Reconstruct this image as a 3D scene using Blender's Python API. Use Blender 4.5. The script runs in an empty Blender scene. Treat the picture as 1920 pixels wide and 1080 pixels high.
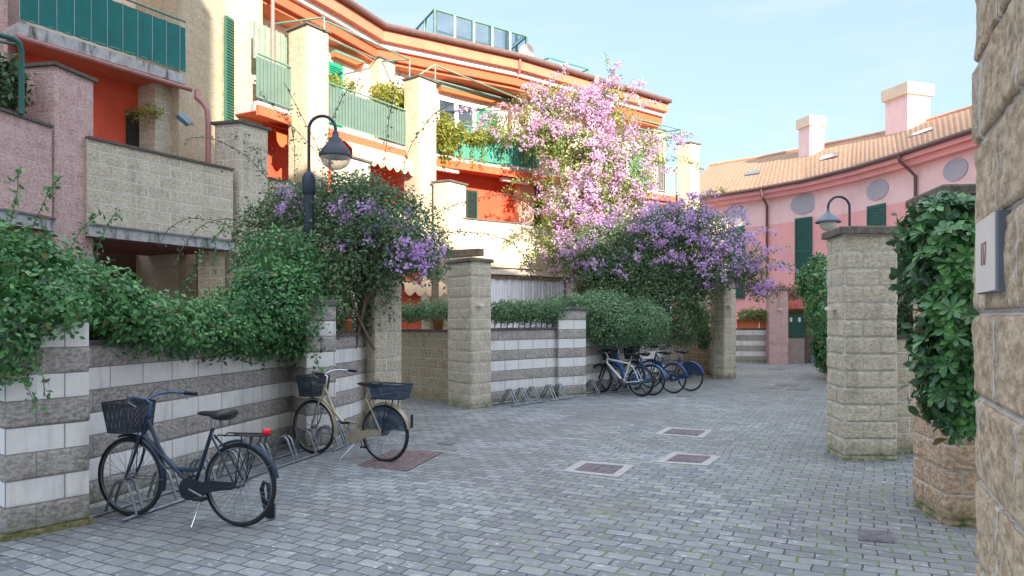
import bpy, math, random
import numpy as np
from mathutils import Vector, Matrix
R = math.radians
rng = np.random.default_rng(7)
random.seed(7)
SC = bpy.context.scene
COL = SC.collection

# ------------------------------------------------------------------ camera
F = 1333.0; HY = 597.0; EYE = 1.67
cam = bpy.data.objects.new('camera', bpy.data.cameras.new('camera'))
COL.objects.link(cam)
cam.location = (0, 0, EYE); cam.rotation_euler = (R(90), 0, 0)
cam.data.sensor_width = 36; cam.data.lens = F / 1920 * 36
cam.data.shift_y = (HY - 540) / 1920
cam.data.clip_start = .05; cam.data.clip_end = 600
SC.camera = cam
# ------------------------------------------------------------------ light
SX, SY, ELEV = .42, -.907, 20.0          # horizontal direction towards the sun
saz = math.atan2(SX, SY)
w = bpy.data.worlds.new('World'); SC.world = w; w.use_nodes = True
wn = w.node_tree.nodes; wl = w.node_tree.links
bg = wn['Background']
sky = wn.new('ShaderNodeTexSky'); sky.sky_type = 'NISHITA'; sky.sun_disc = False
sky.sun_elevation = R(ELEV); sky.sun_rotation = saz
sky.air_density = 1.0; sky.dust_density = 1.2; sky.ozone_density = 1.0
tc = wn.new('ShaderNodeTexCoord'); mp = wn.new('ShaderNodeMapping'); mp.inputs['Scale'].default_value = (1.2, 2.2, 6.5)
nz = wn.new('ShaderNodeTexNoise'); nz.inputs['Scale'].default_value = 2.1; nz.inputs['Detail'].default_value = 7; nz.inputs['Roughness'].default_value = .62
rp = wn.new('ShaderNodeValToRGB'); rp.color_ramp.elements[0].position = .50; rp.color_ramp.elements[1].position = .85
rp.color_ramp.elements[0].color = (0, 0, 0, 1); rp.color_ramp.elements[1].color = (.6, .6, .6, 1)
mx = wn.new('ShaderNodeMix'); mx.data_type = 'RGBA'; mx.inputs[7].default_value = (1.3, 1.4, 1.5, 1)
wl.new(tc.outputs['Generated'], mp.inputs[0]); wl.new(mp.outputs[0], nz.inputs['Vector']); wl.new(nz.outputs[0], rp.inputs[0])
wl.new(rp.outputs[0], mx.inputs[0]); hz = wn.new('ShaderNodeMix'); hz.data_type = 'RGBA'; hz.inputs[0].default_value = .85   # added colour evens out the sky
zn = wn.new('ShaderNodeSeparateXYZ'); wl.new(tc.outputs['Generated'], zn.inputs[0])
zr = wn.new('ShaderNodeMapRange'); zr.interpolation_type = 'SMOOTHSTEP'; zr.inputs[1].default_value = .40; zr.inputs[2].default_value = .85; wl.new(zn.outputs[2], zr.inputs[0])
vl = wn.new('ShaderNodeMix'); vl.data_type = 'RGBA'; vl.inputs[6].default_value = (.72, .96, 1.34, 1); vl.inputs[7].default_value = (3.0, 3.3, 3.7, 1)   # sky brightened overhead, out of view, added to lift the shade
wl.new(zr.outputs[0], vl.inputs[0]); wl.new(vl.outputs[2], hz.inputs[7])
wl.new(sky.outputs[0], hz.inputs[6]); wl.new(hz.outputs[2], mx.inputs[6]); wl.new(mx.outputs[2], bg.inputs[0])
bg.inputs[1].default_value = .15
sun = bpy.data.objects.new('sun', bpy.data.lights.new('sun', 'SUN')); COL.objects.link(sun)
sun.data.energy = 2.5; sun.data.angle = R(.53); sun.data.color = (1, .89, .74)
e = R(ELEV)
sun.rotation_euler = Vector((SX * math.cos(e), SY * math.cos(e), math.sin(e))).to_track_quat('Z', 'Y').to_euler()
SC.view_settings.view_transform = 'Standard'; SC.view_settings.look = 'None'
SC.view_settings.exposure = 2.3; SC.view_settings.gamma = 1.0

# ------------------------------------------------------------------ helpers
def W(px, py, D): return np.array([(px - 960) / F * D, D, EYE + (HY - py) / F * D])
def G(px, py, z=0.0):
    D = (EYE - z) * F / (py - HY); return ((px - 960) / F * D, D)
def Z(py, D): return EYE + (HY - py) / F * D
def hit(px, poly):
    k = (px - 960) / F; best = None
    for (x0, y0), (x1, y1) in zip(poly[:-1], poly[1:]):
        a = x0 - k * y0; b = x1 - k * y1
        if a * b <= 0 and a != b:
            t = a / (a - b); return (x0 + (x1 - x0) * t, y0 + (y1 - y0) * t)
    a, b = (poly[0], poly[1]) if abs(poly[0][0] - k * poly[0][1]) < abs(poly[-1][0] - k * poly[-1][1]) else (poly[-2], poly[-1])
    d0 = a[0] - k * a[1]; d1 = b[0] - k * b[1]; t = d0 / (d0 - d1)
    return (a[0] + (b[0] - a[0]) * t, a[1] + (b[1] - a[1]) * t)
def off(pts, d):                       # offset a polyline to its left (away from the lane)
    out = []
    for i, p in enumerate(pts):
        n = np.zeros(2)
        for a, b in ((i - 1, i), (i, i + 1)):
            if a >= 0 and b < len(pts):
                t = np.array(pts[b]) - np.array(pts[a]); t /= np.linalg.norm(t); n += (-t[1], t[0])
        n /= np.linalg.norm(n); out.append((p[0] + n[0] * d, p[1] + n[1] * d))
    return out

class NT:
    def __init__(s, m): s.n = m.node_tree.nodes; s.l = m.node_tree.links
    def __call__(s, typ, **kw):
        nd = s.n.new('ShaderNode' + typ)
        for k, v in kw.items():
            if k[0] == '_': setattr(nd, k[1:], v)
            else:
                key = int(k[1:]) if k[0] == 'i' and k[1:].isdigit() else k.replace('__', ' ')
                inp = nd.inputs[key]
                if isinstance(v, bpy.types.NodeSocket): s.l.new(v, inp)
                else:
                    if isinstance(v, tuple) and len(v) == 3 and inp.type == 'RGBA': v = (*v, 1)
                    inp.default_value = v
        return nd
    def mix(s, f, a, b, mode='MIX'):
        return s('Mix', _data_type='RGBA', _blend_type=mode, i0=f, i6=a, i7=b).outputs[2]
    def ramp(s, f, *st):
        nd = s('ValToRGB', Fac=f); cr = nd.color_ramp
        while len(cr.elements) < len(st): cr.elements.new(.5)
        for e_, (p, c) in zip(cr.elements, st):
            e_.position = p; e_.color = (c, c, c, 1) if not isinstance(c, tuple) else (*c, 1)
        return nd.outputs[0]
    def math(s, op, a, b=0.0, c=0.0): return s('Math', _operation=op, i0=a, i1=b, i2=c).outputs[0]

def newmat(name):
    m = bpy.data.materials.new(name); m.use_nodes = True
    return m, NT(m), m.node_tree.nodes['Principled BSDF']

MATS = {}
def plain(name, col, rough=.6, metal=0, noise=.12, scale=8, bump=.0, dirt=0, spec=.5, alpha=None):
    if name in MATS: return MATS[name]
    m, n, p = newmat(name)
    co = n('TexCoord').outputs['Object']
    f = n('TexNoise', Vector=co, Scale=scale, Detail=6.0, Roughness=.6).outputs[0]
    c = n.mix(n.ramp(f, (.3, 0.), (.7, 1.)), tuple(x * (1 - noise) for x in col), tuple(min(1, x * (1 + noise)) for x in col))
    if dirt:
        mp_ = n('Mapping', Vector=co, Scale=(3, 3, .5)).outputs[0]
        g = n('TexNoise', Vector=mp_, Scale=2.5, Detail=8.0, Roughness=.7).outputs[0]
        c = n.mix(n.ramp(g, (.52, 0.), (.68, dirt)), c, (.06, .055, .05))
    n.l.new(c, p.inputs['Base Color']); p.inputs['Roughness'].default_value = rough
    p.inputs['Metallic'].default_value = metal; p.inputs['Specular IOR Level'].default_value = spec
    if bump:
        b = n('Bump', Strength=bump, Distance=.01, Height=n('TexNoise', Vector=co, Scale=scale * 6, Detail=5.0).outputs[0])
        n.l.new(b.outputs[0], p.inputs['Normal'])
    MATS[name] = m; return m

def blocks(name, ca, cb, mort, grain=.42, bump=.9, ms=.0085, bw=.4, stripe=None, stain=.5, vo=0.0, moss=0.0):
    m, n, p = newmat(name)
    uv = n('UVMap').outputs[0]; ob = n('TexCoord').outputs['Object']
    br = n('TexBrick', Vector=uv, Color1=(0, 0, 0), Color2=(1, 1, 1), Mortar=(0, 0, 0), Scale=1.0, Mortar__Size=ms,
           Mortar__Smooth=.3, Brick__Width=bw, Row__Height=.2, Bias=0.0)
    cell = br.outputs[0]; mor = br.outputs[1]
    fine = n('TexNoise', Vector=n('Mapping', Vector=ob, Scale=(1, 1, 1.8)).outputs[0], Scale=22.0, Detail=9.0, Roughness=.68).outputs[0]
    mid = n('TexNoise', Vector=ob, Scale=9.0, Detail=6.0, Roughness=.65).outputs[0]
    big = n('TexNoise', Vector=ob, Scale=1.3, Detail=5.0, Roughness=.6).outputs[0]
    c = n.mix(n.math('ADD', n.math('MULTIPLY', cell, .5), n.math('MULTIPLY', mid, .5)), ca, cb)
    gr2 = n('TexNoise', Vector=ob, Scale=85.0, Detail=6.0, Roughness=.8).outputs[0]
    c = n.mix(grain, c, n.mix(n.ramp(fine, (.40, 0.), (.60, 1.)), tuple(x * .38 for x in ca), tuple(min(1, x * 1.5) for x in cb)), 'MIX')
    c = n.mix(n.math('MULTIPLY', n.ramp(gr2, (.30, .8), (.44, 0.)), grain), c, tuple(x * .25 for x in ca))
    if stripe:
        vv = n('SeparateXYZ', Vector=uv).outputs[1]
        par = n.math('GREATER_THAN', n.math('FRACT', n.math('MULTIPLY', vv, 2.5)), .5)
        ws = n.mix(n.ramp(mid, (.3, 0.), (.7, 1.)), tuple(x * .9 for x in stripe), stripe)
        ws = n.mix(n.math('MULTIPLY', cell, .25), ws, tuple(x * .75 for x in stripe))
        c = n.mix(par, c, ws)
        rough_amt = n.math('SUBTRACT', 1.0, n.math('MULTIPLY', par, .92))
        # weather stains: streaks running down, with a shape of their own
    st = n('TexNoise', Vector=n('Mapping', Vector=ob, Scale=(3.2, 3.2, .55)).outputs[0], Scale=1.6, Detail=8.0, Roughness=.68).outputs[0]
    c = n.mix(n.ramp(st, (.54, 0.), (.74, stain)), c, (.035, .03, .03))
    c = n.mix(n.math('MULTIPLY', mor, .88), c, mort)
    if moss:
        z = n('SeparateXYZ', Vector=n('NewGeometry').outputs['Position']).outputs[2]
        mk = n.math('MULTIPLY', n.ramp(z, (.02, moss), (.20, 0.)), n.ramp(mid, (.35, .2), (.6, 1.)))
        c = n.mix(mk, c, (.08, .125, .02))
    n.l.new(c, p.inputs['Base Color']); p.inputs['Roughness'].default_value = .93; p.inputs['Specular IOR Level'].default_value = .2
    h = n.math('ADD', n.math('ADD', n.math('MULTIPLY', fine, .7), n.math('MULTIPLY', gr2, .3)), n.math('MULTIPLY', mid, .8))
    if stripe: h = n.math('MULTIPLY', h, rough_amt)
    h = n.math('SUBTRACT', h, n.math('MULTIPLY', mor, .5))
    b = n('Bump', Strength=bump, Distance=.022, Height=h); n.l.new(b.outputs[0], p.inputs['Normal'])
    MATS[name] = m; return m

class MB:
    def __init__(s): s.v = []; s.f = []; s.uv = []; s.mi = []; s.sm = []
    def add(s, vs, fs, uvs=None, mi=0, smooth=False):
        o = len(s.v); s.v.extend([tuple(map(float, q)) for q in vs])
        for i, f in enumerate(fs):
            s.f.append(tuple(o + j for j in f)); s.uv.append(uvs[i] if uvs is not None else None); s.mi.append(mi); s.sm.append(smooth)
    def box(s, c, d, rz=0, mi=0, bev=0):
        x, y, z = d[0] / 2, d[1] / 2, d[2] / 2; cr, sr = math.cos(rz), math.sin(rz)
        if bev:
            xy = [(-x + bev, -y), (x - bev, -y), (x, -y + bev), (x, y - bev), (x - bev, y), (-x + bev, y), (-x, y - bev), (-x, -y + bev)]
        else: xy = [(-x, -y), (x, -y), (x, y), (-x, y)]
        P = [(c[0] + a * cr - b * sr, c[1] + a * sr + b * cr) for a, b in xy]
        s.prism(P, c[2] - z, c[2] + z, mi)
    def prism(s, P, z0, z1, mi=0):
        n = len(P); vs = [(a, b, z0) for a, b in P] + [(a, b, z1) for a, b in P]
        fs = [tuple(range(n - 1, -1, -1)), tuple(range(n, 2 * n))] + [(i, (i + 1) % n, n + (i + 1) % n, n + i) for i in range(n)]
        s.add(vs, fs, mi=mi)
    def obox(s, p0, p1, z0, z1, d0, d1, mi=0):     # box along p0->p1, from depth d0 to d1 towards the lane side
        t = np.array([p1[0] - p0[0], p1[1] - p0[1]]); t /= np.linalg.norm(t); n = np.array([t[1], -t[0]])
        P = [(p0[0] + n[0] * d1, p0[1] + n[1] * d1), (p1[0] + n[0] * d1, p1[1] + n[1] * d1), (p1[0] + n[0] * d0, p1[1] + n[1] * d0), (p0[0] + n[0] * d0, p0[1] + n[1] * d0)]
        s.prism(P, z0, z1, mi)
    def strip(s, pts, d0, d1, z0, z1, mi=0):       # solid strip following a polyline, from offset d0 to d1
        a = off(pts, d0); b = off(pts, d1); n = len(pts)
        vs = [(x, y, z0) for x, y in a] + [(x, y, z1) for x, y in a] + [(x, y, z0) for x, y in b] + [(x, y, z1) for x, y in b]
        fs = []
        for i in range(n - 1):
            fs += [(i, i + 1, n + i + 1, n + i), (2 * n + i + 1, 2 * n + i, 3 * n + i, 3 * n + i + 1), (n + i, n + i + 1, 3 * n + i + 1, 3 * n + i), (i + 1, i, 2 * n + i, 2 * n + i + 1)]
        fs += [(0, n, 3 * n, 2 * n), (n - 1, 3 * n - 1, 4 * n - 1, 2 * n - 1)]
        s.add(vs, fs, mi=mi)
    def tube(s, pts, r, n=8, mi=0, closed=False, caps=True):
        pts = [Vector(p) for p in pts]; m = len(pts)
        rr = r if isinstance(r, (list, tuple)) else [r] * m
        vs = []; prev = None
        for i in range(m):
            a = pts[i - 1] if (i > 0 or closed) else pts[i]; b = pts[(i + 1) % m] if (i < m - 1 or closed) else pts[i]
            t = (b - a).normalized()
            if prev is None:
                u = t.cross(Vector((0, 0, 1)));
                if u.length < .01: u = t.cross(Vector((1, 0, 0)))
                u.normalize()
            else:
                u = prev - t * prev.dot(t); u.normalize()
            prev = u; v2 = t.cross(u)
            for k in range(n):
                an = 2 * math.pi * k / n; vs.append(pts[i] + (u * math.cos(an) + v2 * math.sin(an)) * rr[i])
        fs = []
        for i in range(m if closed else m - 1):
            j = (i + 1) % m
            for k in range(n): fs.append((i * n + k, i * n + (k + 1) % n, j * n + (k + 1) % n, j * n + k))
        s.add(vs, fs, mi=mi, smooth=True)
        if caps and not closed:
            s.add([vs[k] for k in range(n)], [tuple(range(n - 1, -1, -1))], mi=mi); s.add([vs[(m - 1) * n + k] for k in range(n)], [tuple(range(n))], mi=mi)
    def lathe(s, prof, c, n=24, mi=0, axis='z'):
        vs = []
        for r, h in prof:
            for k in range(n):
                a = 2 * math.pi * k / n; q = (r * math.cos(a), r * math.sin(a), h)
                if axis == 'y': q = (q[0], q[2], q[1])
                vs.append((c[0] + q[0], c[1] + q[1], c[2] + q[2]))
        fs = []
        for i in range(len(prof) - 1):
            for k in range(n): fs.append((i * n + k, i * n + (k + 1) % n, (i + 1) * n + (k + 1) % n, (i + 1) * n + k))
        s.add(vs, fs, mi=mi, smooth=True)
    def build(s, name, mats, parent=None, local=False, loc=None):
        me = bpy.data.meshes.new(name)
        o_ = Vector((0, 0, 0))
        if parent is not None and not local:
            o_ = Vector(parent.location)
            if parent.parent: o_ += Vector(parent.parent.location)
        if loc is not None: o_ = Vector(loc)
        V = [(a - o_.x, b - o_.y, c - o_.z) for a, b, c in s.v]
        me.from_pydata(V, [], s.f)
        uvl = me.uv_layers.new(name='UVMap')
        buf = np.zeros(len(me.loops) * 2, np.float32); k = 0
        for f, uv in zip(s.f, s.uv):
            if uv is None:
                a, b, c = (Vector(s.v[f[0]]), Vector(s.v[f[1]]), Vector(s.v[f[2]])); nr = (b - a).cross(c - a)
                if nr.length > 0: nr.normalize()
                if abs(nr.z) > .7: uv = [(s.v[i][0], s.v[i][1]) for i in f]
                else:
                    t = Vector((-nr.y, nr.x, 0)).normalized(); uv = [(s.v[i][0] * t.x + s.v[i][1] * t.y, s.v[i][2]) for i in f]
            for q in uv: buf[k] = q[0]; buf[k + 1] = q[1]; k += 2
        uvl.data.foreach_set('uv', buf)
        me.polygons.foreach_set('material_index', s.mi); me.polygons.foreach_set('use_smooth', s.sm)
        for m in (mats if isinstance(mats, (list, tuple)) else [mats]): me.materials.append(m)
        me.update()
        o = bpy.data.objects.new(name, me); COL.objects.link(o)
        if loc is not None: o.location = loc
        if parent is not None: o.parent = parent
        return o

def tag(o, label=None, cat=None, group=None, kind=None):
    if label: o['label'] = label
    if cat: o['category'] = cat
    if group: o['group'] = group
    if kind: o['kind'] = kind
    return o
def thing(name, label, cat, loc=(0, 0, 0), rz=0, group=None):
    o = bpy.data.objects.new(name, None); COL.objects.link(o); o.empty_display_size = .2
    o.location = loc; o.rotation_euler = (0, 0, rz); bpy.context.view_layer.update() if False else None
    return tag(o, label, cat, group)

# numpy value noise
_perm = rng.random((64, 64, 64)).astype(np.float32)
def vn(P):
    i = np.floor(P).astype(int); f = P - i; f = f * f * (3 - 2 * f); r = 0
    for dx in (0, 1):
        for dy in (0, 1):
            for dz in (0, 1):
                wgt = (f[..., 0] if dx else 1 - f[..., 0]) * (f[..., 1] if dy else 1 - f[..., 1]) * (f[..., 2] if dz else 1 - f[..., 2])
                r = r + wgt * _perm[(i[..., 0] + dx) % 64, (i[..., 1] + dy) % 64, (i[..., 2] + dz) % 64]
    return r
def fbm(P, o=4, g=.55):
    r = 0; a = 1; t = 0
    for k in range(o): r = r + a * vn(P * 2 ** k + k * 7.3); t += a; a *= g
    return r / t

def sst(x): x = np.clip(x, 0, 1); return x * x * (3 - 2 * x)
def rock_face(mb, p0, p1, z0, z1, u0, res, amp, bw=.4, vo=.05, stripe=False, pin=(1, 1), rowseed=0, top=True):
    L = math.hypot(p1[0] - p0[0], p1[1] - p0[1]); nu = max(2, int(L / res)); nv = max(2, int((z1 - z0) / res))
    s = np.linspace(0, L, nu + 1); zz = np.linspace(z0, z1, nv + 1); S, ZZ = np.meshgrid(s, zz)
    t = np.array([(p1[0] - p0[0]) / L, (p1[1] - p0[1]) / L]); n = np.array([t[1], -t[0]])
    X = p0[0] + t[0] * S; Y = p0[1] + t[1] * S; U = u0 + S; V = ZZ - vo
    row = np.floor(V / .2).astype(int); o = np.where(row % 2 == 0, bw * .5, 0.0)
    xb = np.mod(U + o, bw); yb = V - row * .2
    m = np.minimum(np.minimum(xb, bw - xb), np.minimum(yb, .2 - yb))
    P = np.stack([X, Y, ZZ], -1)
    bid = np.stack([np.floor((U + o) / bw) * 3.7 + rowseed, row * 5.1, row * 0 + 1.3], -1)
    d = amp * (sst(m / .016) * (.25 + 1.1 * fbm(P * 8, 4)) + .35 * (vn(bid) - .5) * sst(m / .03)) + amp * .8 * (fbm(P * 34, 3) - .5)
    d = d - .006 * (1 - sst(m / .009))
    if stripe:
        wh = (row % 2 == 1); d = np.where(wh, .004 * sst(m / .006) - .003, d)
    fade = np.ones_like(S)
    if pin[0]: fade = fade * sst(S / .02 + .12)
    if pin[1]: fade = fade * sst((L - S) / .02 + .12)
    if pin[0]: fade[:, 0] = 0
    if pin[1]: fade[:, -1] = 0
    if top: fade[-1, :] = 0
    d = d * fade
    X = X + n[0] * d; Y = Y + n[1] * d
    vs = np.stack([X, Y, ZZ], -1).reshape(-1, 3)
    fs = []; uvs = []; k = nu + 1; UU = U.reshape(-1); VV = V.reshape(-1)
    for j in range(nv):
        for i in range(nu):
            a = j * k + i; q = (a, a + 1, a + k + 1, a + k); fs.append(q); uvs.append([(UU[x], VV[x]) for x in q])
    mb.add(vs, fs, uvs, smooth=True)

def rock_poly(mb, P, z0, z1, res=.03, amp=.02, sides=None, **kw):
    u = 0; n = len(P)
    for i in range(n):
        a, b = P[i], P[(i + 1) % n]; L = math.hypot(b[0] - a[0], b[1] - a[1])
        r = res if (sides is None or i in sides) else .2
        rock_face(mb, a, b, z0, z1, u, r, amp if (sides is None or i in sides) else 0, **kw); u += L
    mb.add([(x, y, z1) for x, y in P], [tuple(range(n))])

def grow(P, d):
    c = np.mean(np.array(P), 0); out = []
    n = len(P)
    for i in range(n):
        a = np.array(P[i - 1]); b = np.array(P[i]); c2 = np.array(P[(i + 1) % n])
        t1 = (b - a) / np.linalg.norm(b - a); t2 = (c2 - b) / np.linalg.norm(c2 - b)
        n1 = np.array([t1[1], -t1[0]]); n2 = np.array([t2[1], -t2[0]]); m = n1 + n2; m /= max(.3, np.dot(m, n1))
        out.append(tuple(b + m * d))
    return out

# ------------------------------------------------------------------ foliage
def leafmat(name, dark, light, trans=.3, rough=.45, flower=False):
    m, n, p = newmat(name)
    g = n('NewGeometry'); r = g.outputs['Random Per Island']
    ob = n('TexCoord').outputs['Object']
    nn = n('TexNoise', Vector=ob, Scale=2.2, Detail=3.0).outputs[0]
    f = n.math('ADD', n.math('MULTIPLY', n.ramp(r, (0., 0.), (.65, .35), (.8, .85), (1., 1.)), .72), n.math('MULTIPLY', n.ramp(nn, (.35, 0.), (.65, 1.)), .28))
    c = n.mix(f, dark, light)
    if not flower: c = n.mix(n.math('LESS_THAN', n.math('FRACT', n.math('MULTIPLY', r, 37.0)), .035), c, (.26, .16, .06))
    n.l.new(c, p.inputs['Base Color']); p.inputs['Roughness'].default_value = rough
    tr = n('BsdfTranslucent', Color=n.mix(.5, c, light))
    ms = n('MixShader', Fac=trans, i1=p.outputs[0], i2=tr.outputs[0])
    n.l.new(ms.outputs[0], n.n['Material Output'].inputs[0])
    MATS[name] = m; return m

def leaves(name, C, N, L, Wd, mat, parent=None, loc=None, big=False, spread=.9):
    n = len(C); N = N / (np.linalg.norm(N, axis=1, keepdims=True) + 1e-6)
    nr = N + rng.normal(0, .55, (n, 3)); nr /= np.linalg.norm(nr, axis=1, keepdims=True)
    a = rng.normal(0, spread, (n, 3)) + N * .5 + np.array([0, 0, -.15]); a -= nr * (a * nr).sum(1, keepdims=True); a /= np.linalg.norm(a, axis=1, keepdims=True) + 1e-6
    b = np.cross(nr, a); l = (L * rng.uniform(.45, 1.35, (n, 1))); wd = Wd / L * l * .5
    if big:
        v = np.stack([C, C + a * l * .35 + b * wd * .8 + nr * l * .05, C + a * l * .72 + b * wd + nr * l * .03, C + a * l - nr * l * .06,
                      C + a * l * .72 - b * wd + nr * l * .03, C + a * l * .35 - b * wd * .8 + nr * l * .05, C + a * l * .38, C + a * l * .72 - nr * l * .02], 1)
        tris = [(0, 1, 6), (1, 2, 7, 6), (2, 3, 7), (3, 4, 7), (4, 5, 6, 7), (5, 0, 6)]; k = 8
    else:
        v = np.stack([C, C + a * l * .5 + b * wd + nr * l * .08, C + a * l, C + a * l * .5 - b * wd + nr * l * .08], 1)
        tris = [(0, 1, 2), (0, 2, 3)]; k = 4
    v = v.reshape(-1, 3)
    o_ = np.array(loc if loc is not None else (tuple(parent.location) if parent is not None else (0, 0, 0)))
    v = v - o_
    me = bpy.data.meshes.new(name); me.vertices.add(len(v)); me.vertices.foreach_set('co', v.astype(np.float32).ravel())
    base = (np.arange(n) * k)[:, None]
    li = np.concatenate([base + np.array(t)[None] for t in tris], 1).ravel()
    lens = np.tile([len(t) for t in tris], n); st = np.concatenate([[0], np.cumsum(lens)[:-1]])
    me.loops.add(len(li)); me.loops.foreach_set('vertex_index', li.astype(np.int32))
    me.polygons.add(len(lens)); me.polygons.foreach_set('loop_start', st.astype(np.int32)); me.polygons.foreach_set('loop_total', lens.astype(np.int32))
    if big: me.polygons.foreach_set('use_smooth', np.ones(len(lens), bool))
    me.materials.append(mat); me.update(calc_edges=True); me.validate()
    o = bpy.data.objects.new(name, me); COL.objects.link(o)
    if loc is not None: o.location = loc
    if parent is not None: o.parent = parent
    return o

def twigs(blobs, n, per, spread, rough=.3, inner=.35, freq=1.6, sparse=.0, sf=1.7):
    B = np.array(blobs, float); wgt = (B[:, 3] * B[:, 4] + B[:, 4] * B[:, 5] + B[:, 3] * B[:, 5]); wgt /= wgt.sum()
    k = rng.choice(len(B), n, p=wgt); d = rng.normal(0, 1, (n, 3)); d /= np.linalg.norm(d, axis=1, keepdims=True)
    c = B[k, :3]; r = B[k, 3:6]
    nz_ = fbm((c + d * r) * freq, 3) - .5
    rad = np.where(rng.random(n) < inner, rng.random(n) ** .5, 1 + rng.normal(0, .07, n)) * (1 + rough * 2 * nz_)
    P = c + d * r * rad[:, None]
    if sparse:
        keep = fbm(P * freq * sf + 31, 3) > sparse; P = P[keep]; d = d[keep]
    m = len(P); Q = np.repeat(P, per, 0) + rng.normal(0, spread, (m * per, 3)); N = np.repeat(d, per, 0) + np.array([0, 0, .35])
    return Q, N

def strands(starts, dirs, length, step, sag, wob=.25):
    out = []
    for s, d in zip(starts, dirs):
        p = np.array(s, float); d = np.array(d, float); d /= np.linalg.norm(d); pts = [p.copy()]
        for i in range(int(length / step)):
            d = d + rng.normal(0, wob, 3) * .3 + np.array([0, 0, -sag * i * step]); d /= np.linalg.norm(d); p = p + d * step; pts.append(p.copy())
        out.append(pts)
    return out

# ------------------------------------------------------------------ materials
TAN = blocks('tan_block', (.46, .41, .31), (.68, .61, .48), (.80, .78, .73), grain=.32, stain=.35, moss=.8)
TANU = blocks('upper_tan_block', (.52, .44, .30), (.66, .57, .41), (.60, .54, .44), grain=.25, stain=.15)
WARM = blocks('warm_block', (.48, .33, .22), (.68, .50, .35), (.72, .66, .58), grain=.45, stain=.5, moss=.9)
BROWN = blocks('brown_block', (.33, .26, .17), (.50, .41, .28), (.60, .57, .5), stain=.6, moss=.5)
PINKB = blocks('pink_block', (.48, .31, .29), (.68, .47, .44), (.64, .54, .52), grain=.3, stain=.4)
STRIPE = blocks('striped_block', (.33, .305, .28), (.48, .445, .41), (.26, .25, .24), stripe=(.82, .80, .77), stain=.3, ms=.0055, moss=.6)
COPING = plain('coping_stone', (.11, .10, .09), .9, noise=.4, bump=.6, dirt=.4)
CAPST = plain('cap_stone', (.17, .15, .12), .95, noise=.45, scale=14, bump=1.0, dirt=.6)
SLAB = plain('slab_edge', (.40, .40, .40), .85, noise=.25, bump=.3, dirt=1.0)
CREAM = plain('cream_render', (.82, .70, .58), .9, noise=.04, bump=.1)
PEACH = plain('peach_render', (.78, .45, .30), .9, noise=.06, bump=.1)
RED = plain('red_render', (.66, .095, .045), .9, noise=.14, scale=1.5, bump=.2, dirt=.15)
ORANGE = plain('orange_render', (.62, .125, .055), .9, noise=.06, bump=.1)
PEACHO = plain('salmon_render', (.72, .20, .12), .9, noise=.10, scale=2, bump=.2, dirt=.12)
SOFFIT = plain('soffit_render', (.62, .17, .08), .9, noise=.08)
WHITEB = plain('white_band', (.85, .80, .74), .8, noise=.04)
GUTTER = plain('brown_gutter', (.15, .085, .075), .45, noise=.2)
PINKPIPE = plain('pink_pipe', (.36, .16, .15), .5, noise=.15)
GREENP = plain('green_paint', (.08, .30, .22), .45, noise=.1)
PALEGR = plain('pale_green_paint', (.13, .26, .21), .5, noise=.1)
TEAL = plain('teal_cloth', (.004, .135, .125), .75, noise=.12, scale=3)
TEAL2 = plain('green_cloth', (.03, .25, .18), .75, noise=.08, scale=3)
SAGE = plain('sage_slat', (.12, .185, .155), .6, noise=.1, scale=3)
SHUT = plain('shutter_green', (.02, .30, .17), .5, noise=.1)
SHUTD = plain('dark_shutter', (.012, .035, .03), .5, noise=.1)
WFRAME = plain('white_frame', (.8, .8, .8), .4, noise=.03)
WIRE = plain('pale_wire', (.40, .46, .46), .5)
DARK = plain('dark_void', (.03, .025, .022), .9)
PINK = plain('pink_render', (.88, .43, .41), .9, noise=.07, scale=1.1, bump=.3, dirt=.12)
PINKL = plain('light_pink_render', (.90, .62, .59), .9, noise=.07, scale=1.1, bump=.3, dirt=.12)
DISC = plain('grey_disc', (.42, .42, .47), .8, noise=.05)
TERRA = plain('terracotta', (.55, .16, .06), .8, noise=.15)
WOOD = plain('weathered_wood', (.22, .16, .11), .85, noise=.3)
IRON = plain('lamp_iron', (.035, .045, .065), .5, metal=.3, noise=.2)
GALV = plain('galvanised_steel', (.24, .26, .29), .38, metal=.6, noise=.35, scale=20)
BLACK = plain('black_paint', (.010, .014, .022), .3, noise=.2)
NAVY = plain('navy_paint', (.012, .030, .062), .28, noise=.2)
BLUE = plain('blue_paint', (.012, .055, .22), .3, noise=.15)
LBLUE = plain('light_blue_paint', (.03, .14, .38), .3, noise=.15)
CHAMP = plain('champagne_paint', (.42, .36, .27), .35, metal=.35, noise=.15)
WHITEP = plain('white_paint', (.75, .75, .75), .3, noise=.04)
CHROME = plain('chrome', (.55, .56, .58), .22, metal=1, noise=.1)
STEEL = plain('dull_steel', (.25, .26, .28), .35, metal=.9, noise=.2)
RUBBER = plain('tyre_rubber', (.016, .017, .02), .8, noise=.3, scale=40)
LEATH = plain('black_saddle', (.018, .017, .018), .42, noise=.3, scale=30)
REDL = plain('red_lens', (.75, .01, .012), .2, noise=.05)
BOXM = plain('plate_plastic', (.78, .70, .62), .5, noise=.04)
BOXS = plain('plate_metal_side', (.16, .18, .22), .4, metal=.3, noise=.1)
INK = plain('faded_red_ink', (.42, .25, .22), .8)
CONC = plain('concrete_surround', (.37, .36, .35), .9, noise=.18, scale=20, bump=.3)
BARK = plain('bark', (.13, .10, .07), .9, noise=.4, scale=20, bump=.6)
VINEW = plain('vine_stem', (.16, .11, .08), .9, noise=.3)
CURT = plain('white_curtain', (.90, .90, .92), .9, noise=.05)
BLANKET = plain('awning_cream', (.66, .46, .28), .85, noise=.05)
AWORANGE = plain('awning_orange', (.60, .13, .04), .85, noise=.05)
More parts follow.
